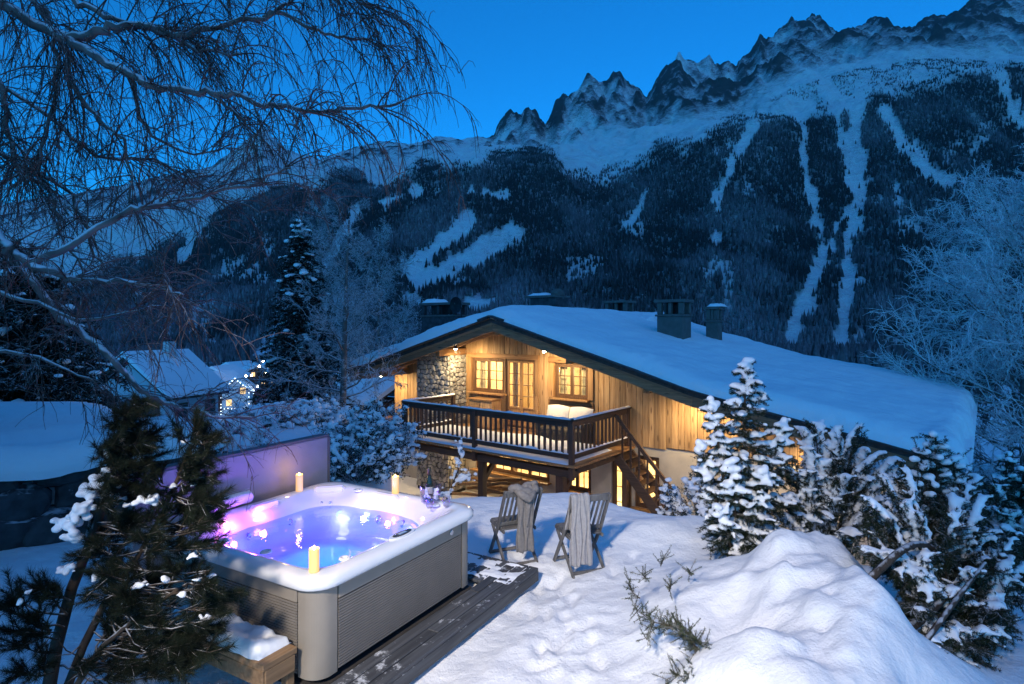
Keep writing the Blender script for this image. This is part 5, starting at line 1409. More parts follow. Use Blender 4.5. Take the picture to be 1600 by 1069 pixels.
def snow_blobs(balls, voxel, name, parent, mat=None, seed=0, rough=0.35):
    """snow heaps fused into one soft surface; balls rows: x y z r flat"""
    bm = bmesh.new(); ico = bmesh.new(); bmesh.ops.create_icosphere(ico, subdivisions=2, radius=1)
    vv = [v_.co.copy() for v_ in ico.verts]; ff = [[x.index for x in f.verts] for f in ico.faces]; ico.free()
    vv = np.array(vv); B = np.asarray(balls, float)
    n = len(B); V = vv[None] * np.stack([B[:, 3], B[:, 3], B[:, 3] * B[:, 4]], -1)[:, None, :] + B[:, None, :3]
    bm.free()
    Fq = (np.arange(n)[:, None, None] * len(vv) + np.array(ff)[None]).reshape(-1, 3)
    me = bpy.data.meshes.new('tmp'); me.vertices.add(n * len(vv)); me.vertices.foreach_set('co', V.astype(np.float32).ravel())
    me.loops.add(Fq.size); me.loops.foreach_set('vertex_index', Fq.ravel().astype(np.int32)); me.polygons.add(len(Fq)); me.polygons.foreach_set('loop_start', np.arange(0, Fq.size, 3, dtype=np.int32)); me.update(calc_edges=True)
    ob = bpy.data.objects.new('tmp', me); sc.collection.objects.link(ob)
    md = ob.modifiers.new('r', 'REMESH'); md.mode = 'VOXEL'; md.voxel_size = voxel
    sm = ob.modifiers.new('s', 'SMOOTH'); sm.factor = 0.5; sm.iterations = 3
    dg = bpy.context.evaluated_depsgraph_get(); dg.update()
    m2 = bpy.data.meshes.new_from_object(ob.evaluated_get(dg))
    bpy.data.objects.remove(ob); bpy.data.meshes.remove(me)
    k = len(m2.vertices); co = np.zeros(k * 3, np.float32); m2.vertices.foreach_get('co', co); co = co.reshape(-1, 3)
    nr = np.zeros(k * 3, np.float32); m2.vertices.foreach_get('normal', nr); nr = nr.reshape(-1, 3)
    s = 1 / (voxel * 5)
    dsp = fbm(co[:, 0] * s + co[:, 2] * s * 0.7, co[:, 1] * s - co[:, 2] * s * 0.6, 3, 300 + seed) * voxel * 2.2 * rough
    co += nr * dsp[:, None]; m2.vertices.foreach_set('co', co.ravel()); m2.update()
    m2.name = name; m2.materials.clear(); m2.materials.append(mat or M['snow_load']); m2.shade_smooth()
    ob = link(name, m2, None, parent); ob['kind'] = 'stuff'; return ob
def polyseg(pts, r0, r1):
    out = []; n = len(pts) - 1
    for i in range(n): out.append((*pts[i], *pts[i + 1], r0 + (r1 - r0) * i / n, r0 + (r1 - r0) * (i + 1) / n))
    return out

def spline(P, n=5):
    out = []
    for i in range(len(P) - 1):
        p0, p1, p2, p3 = P[max(i - 1, 0)], P[i], P[i + 1], P[min(i + 2, len(P) - 1)]
        for k in range(n):
            t = k / n; out.append(0.5 * ((2 * p1) + (-p0 + p2) * t + (2 * p0 - 5 * p1 + 4 * p2 - p3) * t * t + (-p0 + 3 * p1 - 3 * p2 + p3) * t ** 3))
    out.append(P[-1]); return out
# ------------------------------------------------------------------ snow-laden conifers of the planting
def snow_conifer(label, base, leaders, name='conifer', seed=1, droop=0.5, nl=0.036, dens=460, load=1.0, voxel=0.016, group=None, stems=()):
    rg = np.random.default_rng(seed)
    o = thing(name, label, 'conifer', base, 0, group); B0 = np.array(base)
    segs = []; shA = []; shB = []; balls = []
    for (top, Rm, nb, low) in leaders:
        top = np.array(top) - B0; root = np.array([top[0] * 0.25, top[1] * 0.25, -0.15])
        axis = [root + (top - root) * np.array([s ** 1.3, s ** 1.3, s]) for s in np.linspace(0, 1, 8)]
        segs += polyseg(axis, 0.035, 0.008)
        shA.append(axis[-3]); shB.append(axis[-1])
        balls.append((*(axis[-1] + [0, 0, -0.01]), 0.045, 1.0)); balls.append((*(axis[-1] + [0, 0, -0.09]), 0.06, 0.7))
        for k in range(nb):
            t = low + (1 - low) * ((k + rg.uniform(0, 1)) / nb) ** 0.9
            if t > 0.985: continue
            p = root + (top - root) * np.array([t ** 1.3, t ** 1.3, t])
            L = Rm * (0.16 + 0.95 * (1 - t) ** 0.75) * rg.uniform(0.65, 1.15)
            az = k * 2.4 + rg.uniform(-0.5, 0.5); d = np.array([np.cos(az), np.sin(az), 0.0])
            up = 0.55 - droop * (0.4 + 0.6 * (1 - t)) + rg.uniform(-0.15, 0.15)
            pts = [p + d * L * s + np.array([0, 0, L * (up * s - droop * 0.75 * s * s + 0.18 * s ** 4)]) + rg.normal(0, 0.012, 3) * (s > 0) for s in (0, 0.25, 0.5, 0.75, 1.0)]
            segs += polyseg(pts, 0.011, 0.004)
            side = np.array([-d[1], d[0], 0])
            for i in range(1, 4 + 1):
                q0, q1 = pts[i - 1], pts[i]
                if i >= 2: shA.append(q0); shB.append(q1)
                for s_ in (-1, 1):
                    for rep in range(3):
                        f = rg.uniform(0, 1); a = q0 + (q1 - q0) * f; sl = L * rg.uniform(0.2, 0.42) * (1.15 - 0.2 * i / 4)
                        e = a + (side * s_ * rg.uniform(0.5, 1.0) + d * rg.uniform(0.4, 0.9)) * sl + np.array([0, 0, sl * rg.uniform(-0.75, 0.3)])
                        shA.append(a); shB.append(e)
                        if rg.uniform() < 0.14 * load and i >= 2:
                            m_ = a + (e - a) * rg.uniform(0.4, 1.0); rb = rg.uniform(0.014, 0.032)
                            balls.append((m_[0], m_[1], m_[2] + 0.018, rb, 0.72))
            r_ = rg.uniform(0.6, 1.0) * load
            if rg.uniform() < 0.74:
                for s in np.linspace(0.30, 1.0, 13):
                    j = min(int(s * 4), 3); q = pts[j] + (pts[j + 1] - pts[j]) * (s * 4 - j)
                    balls.append((q[0] + rg.normal(0, 0.008), q[1] + rg.normal(0, 0.008), q[2] + 0.026, (0.018 + 0.027 * np.sin(np.pi * (0.18 + 0.75 * s))) * (0.6 + 0.6 * r_), 0.72))
                    for s_ in (-1, 1): balls.append((q[0] + side[0] * s_ * 0.034 * (1.2 - s), q[1] + side[1] * s_ * 0.034 * (1.2 - s), q[2] + 0.014, (0.018 + 0.016 * np.sin(np.pi * s)) * (0.6 + 0.6 * r_), 0.65))
    for st_ in stems:
        pp = [np.array(p) - B0 for p in st_[0]]; segs += polyseg(pp, st_[1], st_[1] * 0.6)
    seg_mesh(segs, 'trunk', M['bark'], o, 5)
    nd = needle_mesh(shA, shB, dens, nl, 0.0055, 'foliage', M['needle_dark'], o, 0.7, seed)
    nd['kind'] = 'stuff'
    snow_blobs(balls, voxel, 'snow_load', o, seed=seed)
    return o
P3 = lambda x, y, Y: tuple(pt(x, y, Y))
snow_conifer('tall pointed snow-laden conifer with its spire against the chalet roof', (2.72, 7.05, 0.05),
             [(P3(1165, 562, 7.05), 0.52, 62, 0.12), (P3(1110, 622, 6.9), 0.34, 40, 0.2), (P3(1092, 690, 6.8), 0.30, 26, 0.25), (P3(1225, 655, 7.2), 0.42, 36, 0.25), (P3(1140, 720, 6.6), 0.36, 30, 0.25), (P3(1195, 730, 6.75), 0.36, 30, 0.25), (P3(1120, 790, 6.5), 0.30, 22, 0.25)], 'conifer', 3)
def bough_shrub(label, base, tips, name='pine', seed=1, nl=0.034, dens=460, voxel=0.015, stems=(), leaders=(), arch=0.25, pad=1.0):
    """arching boughs: each ends in a flat spray of needles with a cushion of snow along it"""
    rg = np.random.default_rng(seed); o = thing(name, label, name, base); B0 = np.array(base); segs = []; A = []; E = []; balls = []
    for tip in tips:
        e = np.array(tip) - B0; L = np.linalg.norm(e); root = np.array([e[0] * 0.12 + rg.normal(0, 0.06), e[1] * 0.12 + rg.normal(0, 0.06), min(0.0, e[2]) - 0.05])
        hd = unit(np.array([[e[0], e[1], 0.0]]) + 1e-6)[0]; q = root + (e - root) * np.array([0.5, 0.5, 0.75]) + np.array([0, 0, arch * L * rg.uniform(0.4, 1.1)]) + rg.normal(0, 0.05, 3)
        P_ = [root * (1 - t) ** 2 + q * 2 * t * (1 - t) + e * t * t + rg.normal(0, 0.008, 3) for t in np.linspace(0, 1, 11)]
        segs += polyseg(P_, 0.016, 0.004); heavy = rg.uniform(0.55, 1.25) * pad; bare = rg.uniform() < 0.28
        for i in range(4, 10):
            d = unit((P_[i + 1] - P_[i])[None])[0]; sd = unit(np.cross(d, [0, 0, 1.0])[None])[0]; f = (i - 3) / 7; A.append(P_[i]); E.append(P_[i + 1])
            for s_ in (-1, 1):
                for rep in range(3):
                    a = P_[i] + (P_[i + 1] - P_[i]) * rg.uniform(); sl = rg.uniform(0.09, 0.24) * (1.15 - 0.7 * f)
                    w = a + (sd * s_ * rg.uniform(0.5, 1.0) + d * rg.uniform(0.4, 0.9)) * sl + np.array([0, 0, sl * rg.uniform(-0.55, 0.12)])
                    A.append(a); E.append(w); segs.append((*a, *w, 0.004, 0.002))
                    A.append(a + (w - a) * 0.5); E.append(a + (w - a) * 0.6 + np.array([0, 0, -rg.uniform(0.03, 0.09)]) + rg.normal(0, 0.02, 3))
                    if not bare and rep < 2:
                        for g_ in (0.3, 0.55, 0.8): c_ = a + (w - a) * g_; balls.append((c_[0], c_[1], c_[2] + 0.016, (0.030 - 0.014 * g_) * heavy * rg.uniform(0.8, 1.2), 0.7))
            if not bare:
                for g_ in (0.0, 0.5): c_ = P_[i] + (P_[i + 1] - P_[i]) * g_; balls.append((c_[0], c_[1], c_[2] + 0.024, (0.040 + 0.012 * math.sin(3.1 * f)) * heavy, 0.72))
    for (top_, Rm, nb, low) in leaders:
        top_ = np.array(top_) - B0; root = np.array([top_[0] * 0.7, top_[1] * 0.7, -0.1]); segs += polyseg([root, (root + top_) / 2, top_], 0.03, 0.008)
        for k in range(nb):
            t = low + (1 - low) * (k + rg.uniform()) / nb; p = root + (top_ - root) * t; az = k * 2.4; Lb = Rm * (0.25 + 0.8 * (1 - t)); e = p + np.array([math.cos(az) * Lb, math.sin(az) * Lb, Lb * rg.uniform(0.1, 0.5)])
            segs.append((*p, *e, 0.008, 0.003)); A.append(p); E.append(e)
            for rep in range(6): a = p + (e - p) * rg.uniform(0.2, 1); A.append(a); E.append(a + rg.normal(0, 0.07, 3) + [0, 0, 0.01])
            for g_ in (0.45, 0.6, 0.75, 0.9, 1.0): c_ = p + (e - p) * g_; balls.append((c_[0], c_[1], c_[2] + 0.03, rg.uniform(0.026, 0.045), 0.8))
    for st_ in stems:
        pp = [np.array(p) - B0 for p in st_[0]]; segs += polyseg([np.array(x_) for x_ in spline(pp, 4)], st_[1], st_[1] * 0.6)
    seg_mesh(segs, 'trunk', M['bark'], o, 5)
    needle_mesh(A, E, dens, nl, 0.0052, 'foliage', M['needle_dark'], o, 0.8, seed)['kind'] = 'stuff'
    snow_blobs(balls, voxel, 'snow_load', o, seed=seed, rough=0.6)
    return o
def tips_in(poly_lo, poly_hi, y0, y1, Yf, n, seed, dj=0.25):
    rg_ = np.random.default_rng(seed); out = []
    for k in range(n):
        y = rg_.uniform(y0, y1); lo = np.interp(y, *poly_lo); hi = np.interp(y, *poly_hi); out.append(tuple(pt(rg_.uniform(lo, hi), y, Yf(y) + rg_.uniform(-dj, dj))))
    return out
bough_shrub('broad drooping conifer bowed under heavy cushions of snow', (4.05, 7.75, -0.3), tips_in(([655, 700, 760, 830], [1270, 1225, 1210, 1215]), ([655, 700, 760, 830], [1335, 1400, 1420, 1400]), 662, 835, lambda y: 7.8 - (y - 660) / 170 * 0.8, 64, 5), 'conifer', 5, arch=0.18, pad=1.35)
bough_shrub('sprawling snow-laden pine with bare bent stems beside the snow heap', (3.95, 5.35, -0.05),
            tips_in(([720, 780, 850, 920, 1000, 1060], [1395, 1345, 1335, 1400, 1430, 1440]), ([720, 780, 850, 920, 1000, 1060], [1520, 1560, 1610, 1610, 1560, 1520]), 725, 1050, lambda y: 5.9 - (y - 720) / 330 * 1.15, 120, 8, 0.3), 'pine', 8, arch=0.16, pad=0.82,
            leaders=[(P3(1462, 684, 5.95), 0.30, 34, 0.3), (P3(1438, 705, 5.9), 0.22, 20, 0.45), (P3(1490, 715, 5.95), 0.24, 22, 0.45)],
            stems=[([P3(1335, 930, 5.0), P3(1375, 890, 5.0), P3(1410, 860, 5.05), P3(1440, 850, 5.2), P3(1480, 870, 5.3)], 0.04), ([P3(1330, 1012, 4.7), P3(1400, 992, 4.7), P3(1450, 960, 4.9), P3(1490, 915, 5.1)], 0.05), ([P3(1390, 1069, 4.5), P3(1440, 1010, 4.6), P3(1500, 930, 4.9), P3(1540, 880, 5.1)], 0.028)])
bough_shrub('snow-laden conifer standing past the sprawling pine by the lit path', (5.55, 6.75, -0.4), tips_in(([720, 780, 850], [1560, 1535, 1540]), ([720, 780, 850], [1600, 1640, 1660]), 735, 850, lambda y: 6.9 - (y - 720) / 130 * 0.5, 40, 12), 'conifer', 12, arch=0.2,
            leaders=[(P3(1572, 712, 6.8), 0.28, 30, 0.35), (P3(1602, 735, 6.7), 0.28, 26, 0.4)])
# yew twigs pushing out of the heap
yw = thing('yew', 'low yew with green twigs poking out of the snow heap', 'yew', (1.6, 4.8, 0.1))
B0 = np.array((1.6, 4.8, 0.1)); rg = np.random.default_rng(17); segs = []; A_ = []; E_ = []
for path, nsh in (([(1150, 1075, 4.35), (1110, 1030, 4.45), (1075, 1000, 4.55), (1050, 978, 4.65)], 42), ([(1110, 1030, 4.45), (1070, 1050, 4.4), (1040, 1062, 4.4)], 22), ([(1100, 1010, 4.5), (1085, 1000, 4.5), (1060, 975, 4.6)], 26), ([(1050, 978, 4.65), (1020, 972, 4.8), (992, 950, 5.1)], 26), ([(1020, 972, 4.8), (1010, 1000, 4.7)], 8),
                  ([(1000, 935, 5.3), (988, 925, 5.35), (982, 905, 5.4)], 10), ([(1010, 905, 5.6), (1003, 895, 5.6)], 6), ([(1045, 925, 5.3), (1050, 912, 5.35)], 7), ([(1032, 885, 5.9), (1038, 870, 5.95)], 6), ([(1080, 900, 5.6), (1076, 888, 5.6)], 5), ([(1085, 1030, 4.4), (1075, 1060, 4.3)], 14)):
    pp = [np.array(pt(*q)) - B0 for q in path]; segs += polyseg(pp, 0.014 if nsh > 40 else 0.006, 0.003)
    for k in range(nsh * 2):
        i = rg.integers(0, len(pp) - 1); a = pp[i] + (pp[i + 1] - pp[i]) * rg.uniform(); d = unit((pp[i + 1] - pp[i])[None])[0]
        e = a + unit((d * 0.7 + rg.normal(0, 0.7, 3))[None])[0] * rg.uniform(0.05, 0.16); A_.append(a); E_.append(e); segs += polyseg([a, e], 0.003, 0.0015)
seg_mesh(segs, 'stem', M['bark'], yw, 5)['kind'] = 'stuff'
o = needle_mesh(A_, E_, 420, 0.022, 0.004, 'foliage', simple('yew_green', (0.045, 0.06, 0.02), 0.6, var=0.3), yw, 0.6, 4); o['kind'] = 'stuff'

# ------------------------------------------------------------------ dark pine at the tub
pn = thing('pine', 'dark long-needled pine leaning beside the hot tub, clumps of snow on it', 'pine', tuple(ptz(75, 1090, 0.0)))
B0 = np.array(pn.location); rg = np.random.default_rng(23)
stemA = [np.array(pt(*q)) for q in ((72, 1100, 4.2), (88, 1010, 4.2), (112, 920, 4.2), (140, 850, 4.25), (165, 780, 4.3), (185, 700, 4.35), (205, 640, 4.4), (212, 622, 4.4))]
stemB = [np.array(pt(*q)) for q in ((95, 1100, 4.1), (130, 1010, 4.1), (170, 930, 4.15), (215, 870, 4.2), (255, 800, 4.25), (290, 720, 4.3), (312, 672, 4.35))]
stemC = [np.array(pt(*q)) for q in ((100, 1100, 4.0), (160, 1010, 3.95), (220, 960, 4.0), (280, 920, 4.05), (330, 890, 4.1))]
segs = polyseg(stemA, 0.045, 0.008) + polyseg(stemB, 0.03, 0.008) + polyseg(stemC, 0.022, 0.007)
A_ = []; E_ = []; tips = []
def pine_branch(a, e, rad=0.008, shoots=8):
    mid = (a + e) / 2 + np.array([0, 0, -0.06 * np.linalg.norm(e - a)]) + rg.normal(0, 0.02, 3)
    pp = [a, a * 0.5 + mid * 0.5 + rg.normal(0, 0.01, 3), mid, mid * 0.45 + e * 0.55, e]
    segs.extend(polyseg(pp, rad, 0.003)); d = unit((e - mid)[None])[0]
    A_.append(pp[3]); E_.append(e + d * 0.03); tips.append((e, d))
    for k in range(shoots):
        f = rg.uniform(0.45, 1.0); b = a * (1 - f) * (1 - f) + mid * 2 * f * (1 - f) + e * f * f
        s = unit((d * 0.9 + rg.normal(0, 0.45, 3) + [0.35, 0, 0.15])[None])[0]; L = rg.uniform(0.07, 0.19)
        segs.extend(polyseg([b, b + s * L], 0.004, 0.002)); A_.append(b + s * L * 0.25); E_.append(b + s * L); tips.append((b + s * L, s))
def along(st, t):
    k = t * (len(st) - 1); i = min(int(k), len(st) - 2); return st[i] + (st[i + 1] - st[i]) * (k - i)
for k in range(160):                                                 # crown: right-hand mass, outline as in the photograph
    while True:
        x, y = rg.uniform(90, 345), rg.uniform(625, 1040)
        lo = np.interp(y, [620, 680, 740, 800, 860, 930, 1000], [198, 165, 132, 112, 118, 140, 170]); hi = np.interp(y, [620, 680, 740, 800, 860, 930, 1000], [222, 335, 345, 345, 345, 345, 345])
        if lo < x < hi and not (y < 735 and 232 < x < 275): break
    e = np.array(pt(x, y, 4.2 + rg.uniform(-0.35, 0.35)))
    st = stemA if x < 235 and y < 850 else (stemB if y < 880 else stemC)
    # leave the stem a little lower than the tip
    ts = np.linspace(0.15, 0.98, 30); pts_ = np.array([along(st, t) for t in ts]); dz = e[2] - pts_[:, 2]
    j = int(np.argmin(np.abs(dz - 0.08) + 0.3 * np.linalg.norm(pts_ - e, axis=1)))
    pine_branch(pts_[j], e, 0.008, 8)
for (x, y, Y, x0, y0) in ((20, 935, 4.0, 105, 960), (60, 920, 4.0, 105, 960), (40, 960, 3.9, 100, 980), (85, 930, 4.05, 110, 940), (10, 985, 3.9, 90, 1000), (235, 1000, 3.9, 150, 1000), (300, 1010, 3.95, 200, 990), (320, 985, 4.0, 220, 960), (270, 1035, 3.8, 170, 1020), (60, 1040, 3.8, 85, 1040), (5, 950, 3.95, 80, 985), (335, 955, 4.05, 240, 940), (250, 1055, 3.75, 150, 1040), (210, 1040, 3.8, 130, 1030), (330, 1020, 3.9, 230, 1000), (180, 1060, 3.8, 110, 1050), (290, 1050, 3.8, 190, 1030), (350, 930, 4.1, 260, 920), (345, 985, 4.05, 250, 970), (30, 1010, 3.85, 90, 1020), (15, 1050, 3.8, 85, 1050), (130, 1040, 3.85, 95, 1040), (50, 990, 3.9, 95, 1000)):
    pine_branch(np.array(pt(x0, y0, 4.1)), np.array(pt(x, y, Y)), 0.008, 14)
for k in range(26):                                                  # bare lower twigs
    a = along(stemB if k % 2 else stemC, rg.uniform(0.05, 0.5)); e = a + np.array([rg.uniform(-0.3, 0.55), rg.uniform(-0.2, 0.3), rg.uniform(-0.25, 0.25)])
    segs += polyseg([a, (a + e) / 2 + [0, 0, -0.04], e], 0.006, 0.002)
segs = [(*(np.array(s[:3]) - B0), *(np.array(s[3:6]) - B0), s[6], s[7]) for s in segs]
seg_mesh(segs, 'trunk', M['bark'], pn, 6)
o = needle_mesh(np.array(A_) - B0, np.array(E_) - B0, 1250, 0.070, 0.0024, 'foliage', M['needle'], pn, 1.25, 6); o['kind'] = 'stuff'
balls = []
for (x, y, Y, r) in ((122, 800, 4.1, 0.05), (108, 822, 4.1, 0.055), (118, 838, 4.1, 0.045), (134, 792, 4.12, 0.045), (100, 812, 4.12, 0.035), (140, 762, 4.2, 0.05), (158, 755, 4.2, 0.055), (172, 762, 4.2, 0.045), (150, 772, 4.2, 0.04), (181, 778, 4.15, 0.035), (176, 706, 4.3, 0.04), (186, 690, 4.3, 0.03), (166, 735, 4.25, 0.03), (196, 655, 4.35, 0.025), (228, 785, 4.0, 0.04), (242, 776, 4.0, 0.03),
                     (110, 885, 4.1, 0.035), (100, 893, 4.1, 0.03), (330, 790, 4.2, 0.02), (302, 755, 4.2, 0.02), (270, 760, 4.1, 0.022), (260, 905, 3.9, 0.03), (300, 870, 3.95, 0.025), (310, 905, 3.95, 0.025), (285, 930, 3.9, 0.025), (330, 900, 4.0, 0.02), (215, 915, 3.9, 0.03), (150, 905, 4.0, 0.025), (195, 945, 3.9, 0.022), (45, 925, 3.9, 0.02), (30, 940, 3.9, 0.018), (320, 965, 3.95, 0.022), (200, 790, 4.0, 0.025), (290, 690, 4.3, 0.02)):
    c_ = np.array(pt(x, y, Y)) - B0
    for k in range(9): balls.append((*(c_ + rg.normal(0, r * 0.55, 3) * [1.2, 1, 0.7]), r * rg.uniform(0.45, 0.75), 0.8))
snow_blobs(balls, 0.010, 'snow_clump', pn, seed=31, rough=0.7)

# ------------------------------------------------------------------ weeping birch reaching in overhead
br = thing('birch_tree', 'bare weeping birch spreading fine drooping twigs over the garden', 'tree', (-6.3, 5.6, gz(-6.3, 5.6)))
B0 = np.array(br.location); rg = np.random.default_rng(41)
TR = [np.array(p) for p in ((-6.3, 5.6, 0.0), (-6.25, 5.55, 2.0), (-6.1, 5.5, 4.0), (-6.0, 5.45, 6.0), (-5.9, 5.4, 8.5))]
LIMB = [([(-190, 60, 5.4), (-60, -10, 5.3), (0, 5, 5.2), (87, 52, 5.2), (124, 58, 5.2), (173, 43, 5.2), (219, 39, 5.3), (256, 52, 5.3), (289, 56, 5.3), (330, 43, 5.3), (412, 25, 5.4), (458, 0, 5.5)], 0.045, 1),
        ([(87, 52, 5.2), (144, 82, 5.1), (206, 118, 5.0), (247, 136, 5.0), (309, 142, 5.0), (355, 146, 5.0), (412, 163, 5.0), (454, 167, 5.0), (511, 175, 5.0), (577, 167, 5.1), (627, 163, 5.1)], 0.030, 1),
        ([(-170, 300, 5.3), (-60, 330, 5.0), (0, 375, 4.8), (25, 400, 4.8), (82, 429, 4.8), (124, 437, 4.8), (198, 440, 4.8), (250, 450, 4.8), (285, 460, 4.8)], 0.040, 0),
        ([(40, 412, 4.8), (124, 377, 4.9), (198, 330, 5.0), (231, 322, 5.0), (297, 311, 5.1), (388, 289, 5.2), (454, 260, 5.3)], 0.026, 0),
        ([(412, 25, 5.4), (437, 19, 5.4), (487, 45, 5.4), (536, 58, 5.4), (577, 62, 5.4), (612, 92, 5.4)], 0.016, 1),
        ([(-80, -120, 5.6), (50, 0, 5.6), (78, 45, 5.6), (85, 124, 5.6), (66, 231, 5.6), (54, 272, 5.6)], 0.028, 1), ([(60, 10, 5.6), (99, 70, 5.6), (120, 144, 5.6), (165, 198, 5.6), (198, 231, 5.6), (202, 330, 5.6)], 0.024, 1),
        ([(-90, 40, 5.8), (0, 128, 5.8), (12, 206, 5.8), (33, 268, 5.8), (82, 301, 5.8), (95, 371, 5.8), (136, 425, 5.8)], 0.026, 0), ([(-120, 200, 5.9), (0, 239, 5.9), (41, 264, 5.9), (103, 297, 5.9), (136, 359, 5.9), (150, 420, 5.9)], 0.026, 0),
        ([(-140, 300, 5.7), (20, 408, 5.7), (82, 482, 5.8), (165, 552, 5.9), (214, 602, 6.0), (256, 627, 6.1), (330, 647, 6.2), (400, 655, 6.3)], 0.040, 0), ([(-40, -140, 5.3), (107, -10, 5.3), (165, 25, 5.3), (231, 41, 5.3), (264, 54, 5.3), (320, 80, 5.3), (380, 84, 5.3)], 0.024, 1),
        ([(100, -160, 5.6), (200, -60, 5.6), (330, -20, 5.6), (430, -40, 5.6), (520, -20, 5.6), (580, 10, 5.6)], 0.024, 1), ([(300, -120, 5.2), (420, -50, 5.2), (500, -10, 5.3), (560, 0, 5.3), (600, 40, 5.4)], 0.018, 1),
        ([(206, 118, 5.0), (230, 200, 5.2), (300, 240, 5.3), (360, 225, 5.4)], 0.014, 0), ([(330, 146, 5.0), (370, 180, 5.1), (395, 210, 5.2), (400, 250, 5.2)], 0.012, 1), ([(-60, 430, 5.4), (40, 470, 5.4), (140, 500, 5.5), (240, 480, 5.6), (330, 470, 5.7)], 0.018, 0), ([(-50, 120, 6.0), (60, 170, 6.0), (150, 240, 6.1), (240, 250, 6.2), (320, 300, 6.3), (420, 330, 6.4)], 0.02, 0), ([(-60, 540, 5.6), (60, 560, 5.8), (150, 600, 6.0)], 0.02, 0)]
lm = MB(); twig = []
lm.tube([p - B0 + np.array([0, 0, B0[2]]) for p in TR], [0.20, 0.17, 0.15, 0.12, 0.07], 12)
def droop(a, d, L, n, r0, r1, g, wob=0.25):
    pts_ = [a]; dd = d.copy(); s = L / n
    for i in range(n):
        dd = unit((dd + np.array([0, 0, -g * (i + 1) / n]) + rg.normal(0, wob / n ** 0.5 * 0.5, 3))[None])[0]; pts_.append(pts_[-1] + dd * s)
    twig.extend(polyseg(pts_, r0, r1)); return pts_, dd
for P, r, weep in LIMB:
    P = [np.array(pt(*q)) for q in P]
    if P[0][0] < -5.2:                                               # tie the limb into the trunk
        z = max(1.5, P[0][2] - 0.5); P = [np.array((-6.15, 5.5, z))] + P
    S = spline(P); n_ = len(S)
    S = [s + rg.normal(0, 0.012, 3) for s in S]
    lm.tube([s - B0 for s in S], [1.3 * r * (1 - 0.72 * i / (n_ - 1)) for i in range(n_)], 8)
    length = sum(np.linalg.norm(S[i + 1] - S[i]) for i in range(n_ - 1))
    for k in range(int(length * (11 if weep else 9))):
        f = rg.uniform(0.18, 1.0); i = min(int(f * (n_ - 1)), n_ - 2); a = S[i]
        if a[0] < -6.2: continue
        t = unit((S[i + 1] - S[i])[None])[0]; sd = unit(rg.normal(0, 1, (1, 3)) * [1, 0.8, 0.8])[0]
        d = unit((t * 0.9 + sd * 0.8 + np.array([0, 0, 0.15]))[None])[0]
        L = rg.uniform(0.35, 1.05) * (1.1 if weep else 0.85)
        pts_, dd = droop(a, d, L, 7, min(0.008, r * 0.35), 0.0032, 0.45 if weep else 0.22)
        for q in range(int(6 + L * 9)):
            j = rg.integers(1, 8); b = pts_[j]; d2 = unit((unit((pts_[j] - pts_[j - 1])[None])[0] * 0.8 + rg.normal(0, 0.6, 3))[None])[0]
            p2, _ = droop(b, d2, rg.uniform(0.12, 0.42), 4, 0.0038, 0.0018, 0.75 if weep else 0.3, 0.35)
            if rg.uniform() < 0.5:
                j2 = rg.integers(1, 4); droop(p2[j2], unit((d2 + rg.normal(0, 0.7, 3))[None])[0], rg.uniform(0.06, 0.2), 3, 0.0022, 0.0012, 0.9 if weep else 0.3)
lm.build('trunk', M['birch'], br, True)
tw_ = np.array(twig); tw_[:, :3] -= B0; tw_[:, 3:6] -= B0
o = seg_mesh(tw_, 'crown', M['twig'], br); o['kind'] = 'stuff'

# ------------------------------------------------------------------ frosted broadleaved trees
def frost_tree(label, base, H, spread, lean=(0, 0), nl=26, seed=1, first=0.3, up=0.5, name='tree', mat='frost_twig', trunk_r=0.12, extra_r=1.0, twigs=9):
    rg_ = np.random.default_rng(seed); o = thing(name, label, 'tree', base)
    segs = []; tr_ = [np.array((lean[0] * t * t + 0.15 * math.sin(3 * t + seed), lean[1] * t * t, H * t - 0.3)) for t in np.linspace(0, 1, 12)]
    thick = polyseg(tr_, trunk_r, trunk_r * 0.2)
    def grow(a, d, L, r, lvl):
        n_ = 6; p = [a]; dd = d
        for i in range(n_):
            dd = unit((dd + rg_.normal(0, 0.16, 3) + [0, 0, 0.05 if lvl < 2 else -0.03])[None])[0]; p.append(p[-1] + dd * L / n_)
        (thick if lvl == 0 else segs).extend(polyseg(p, r, r * 0.4))
        if lvl >= 3: return
        m_ = (9, twigs, 5)[lvl]
        for k in range(m_):
            f = rg_.uniform(0.2, 1.0); i = min(int(f * n_), n_ - 1); q = p[i] + (p[i + 1] - p[i]) * (f * n_ - i)
            d2 = unit((unit((p[i + 1] - p[i])[None])[0] * 0.9 + rg_.normal(0, 0.55, 3))[None])[0]
            grow(q, d2, L * rg_.uniform(0.32, 0.5), max(0.006 * extra_r, r * 0.45), lvl + 1)
    for k in range(nl):
        t = first + (0.97 - first) * (k + rg_.uniform()) / nl; i = min(int(t * 11), 10); a = tr_[i] + (tr_[i + 1] - tr_[i]) * (t * 11 - i)
        az = k * 2.4 + rg_.uniform(-0.5, 0.5); d = unit(np.array([[math.cos(az), math.sin(az), up + rg_.uniform(-0.2, 0.3)]]))[0]
        grow(a, d, spread * (1.05 - 0.7 * t) * rg_.uniform(0.75, 1.15), trunk_r * 0.3 * (1.1 - t), 0)
    seg_mesh(thick, 'trunk', M['birch'], o, 7); c_ = seg_mesh(segs, 'crown', M[mat], o); c_['kind'] = 'stuff'
    return o
def place(x, Y): X = (x - CX) / F * Y; return (X, Y, gz(X, Y))
frost_tree('slender frosted birch rising beside the chalet eaves', place(527, 20), 8.8, 2.5, (0.4, 0.3), 30, 51, 0.22, 0.45, trunk_r=0.15)
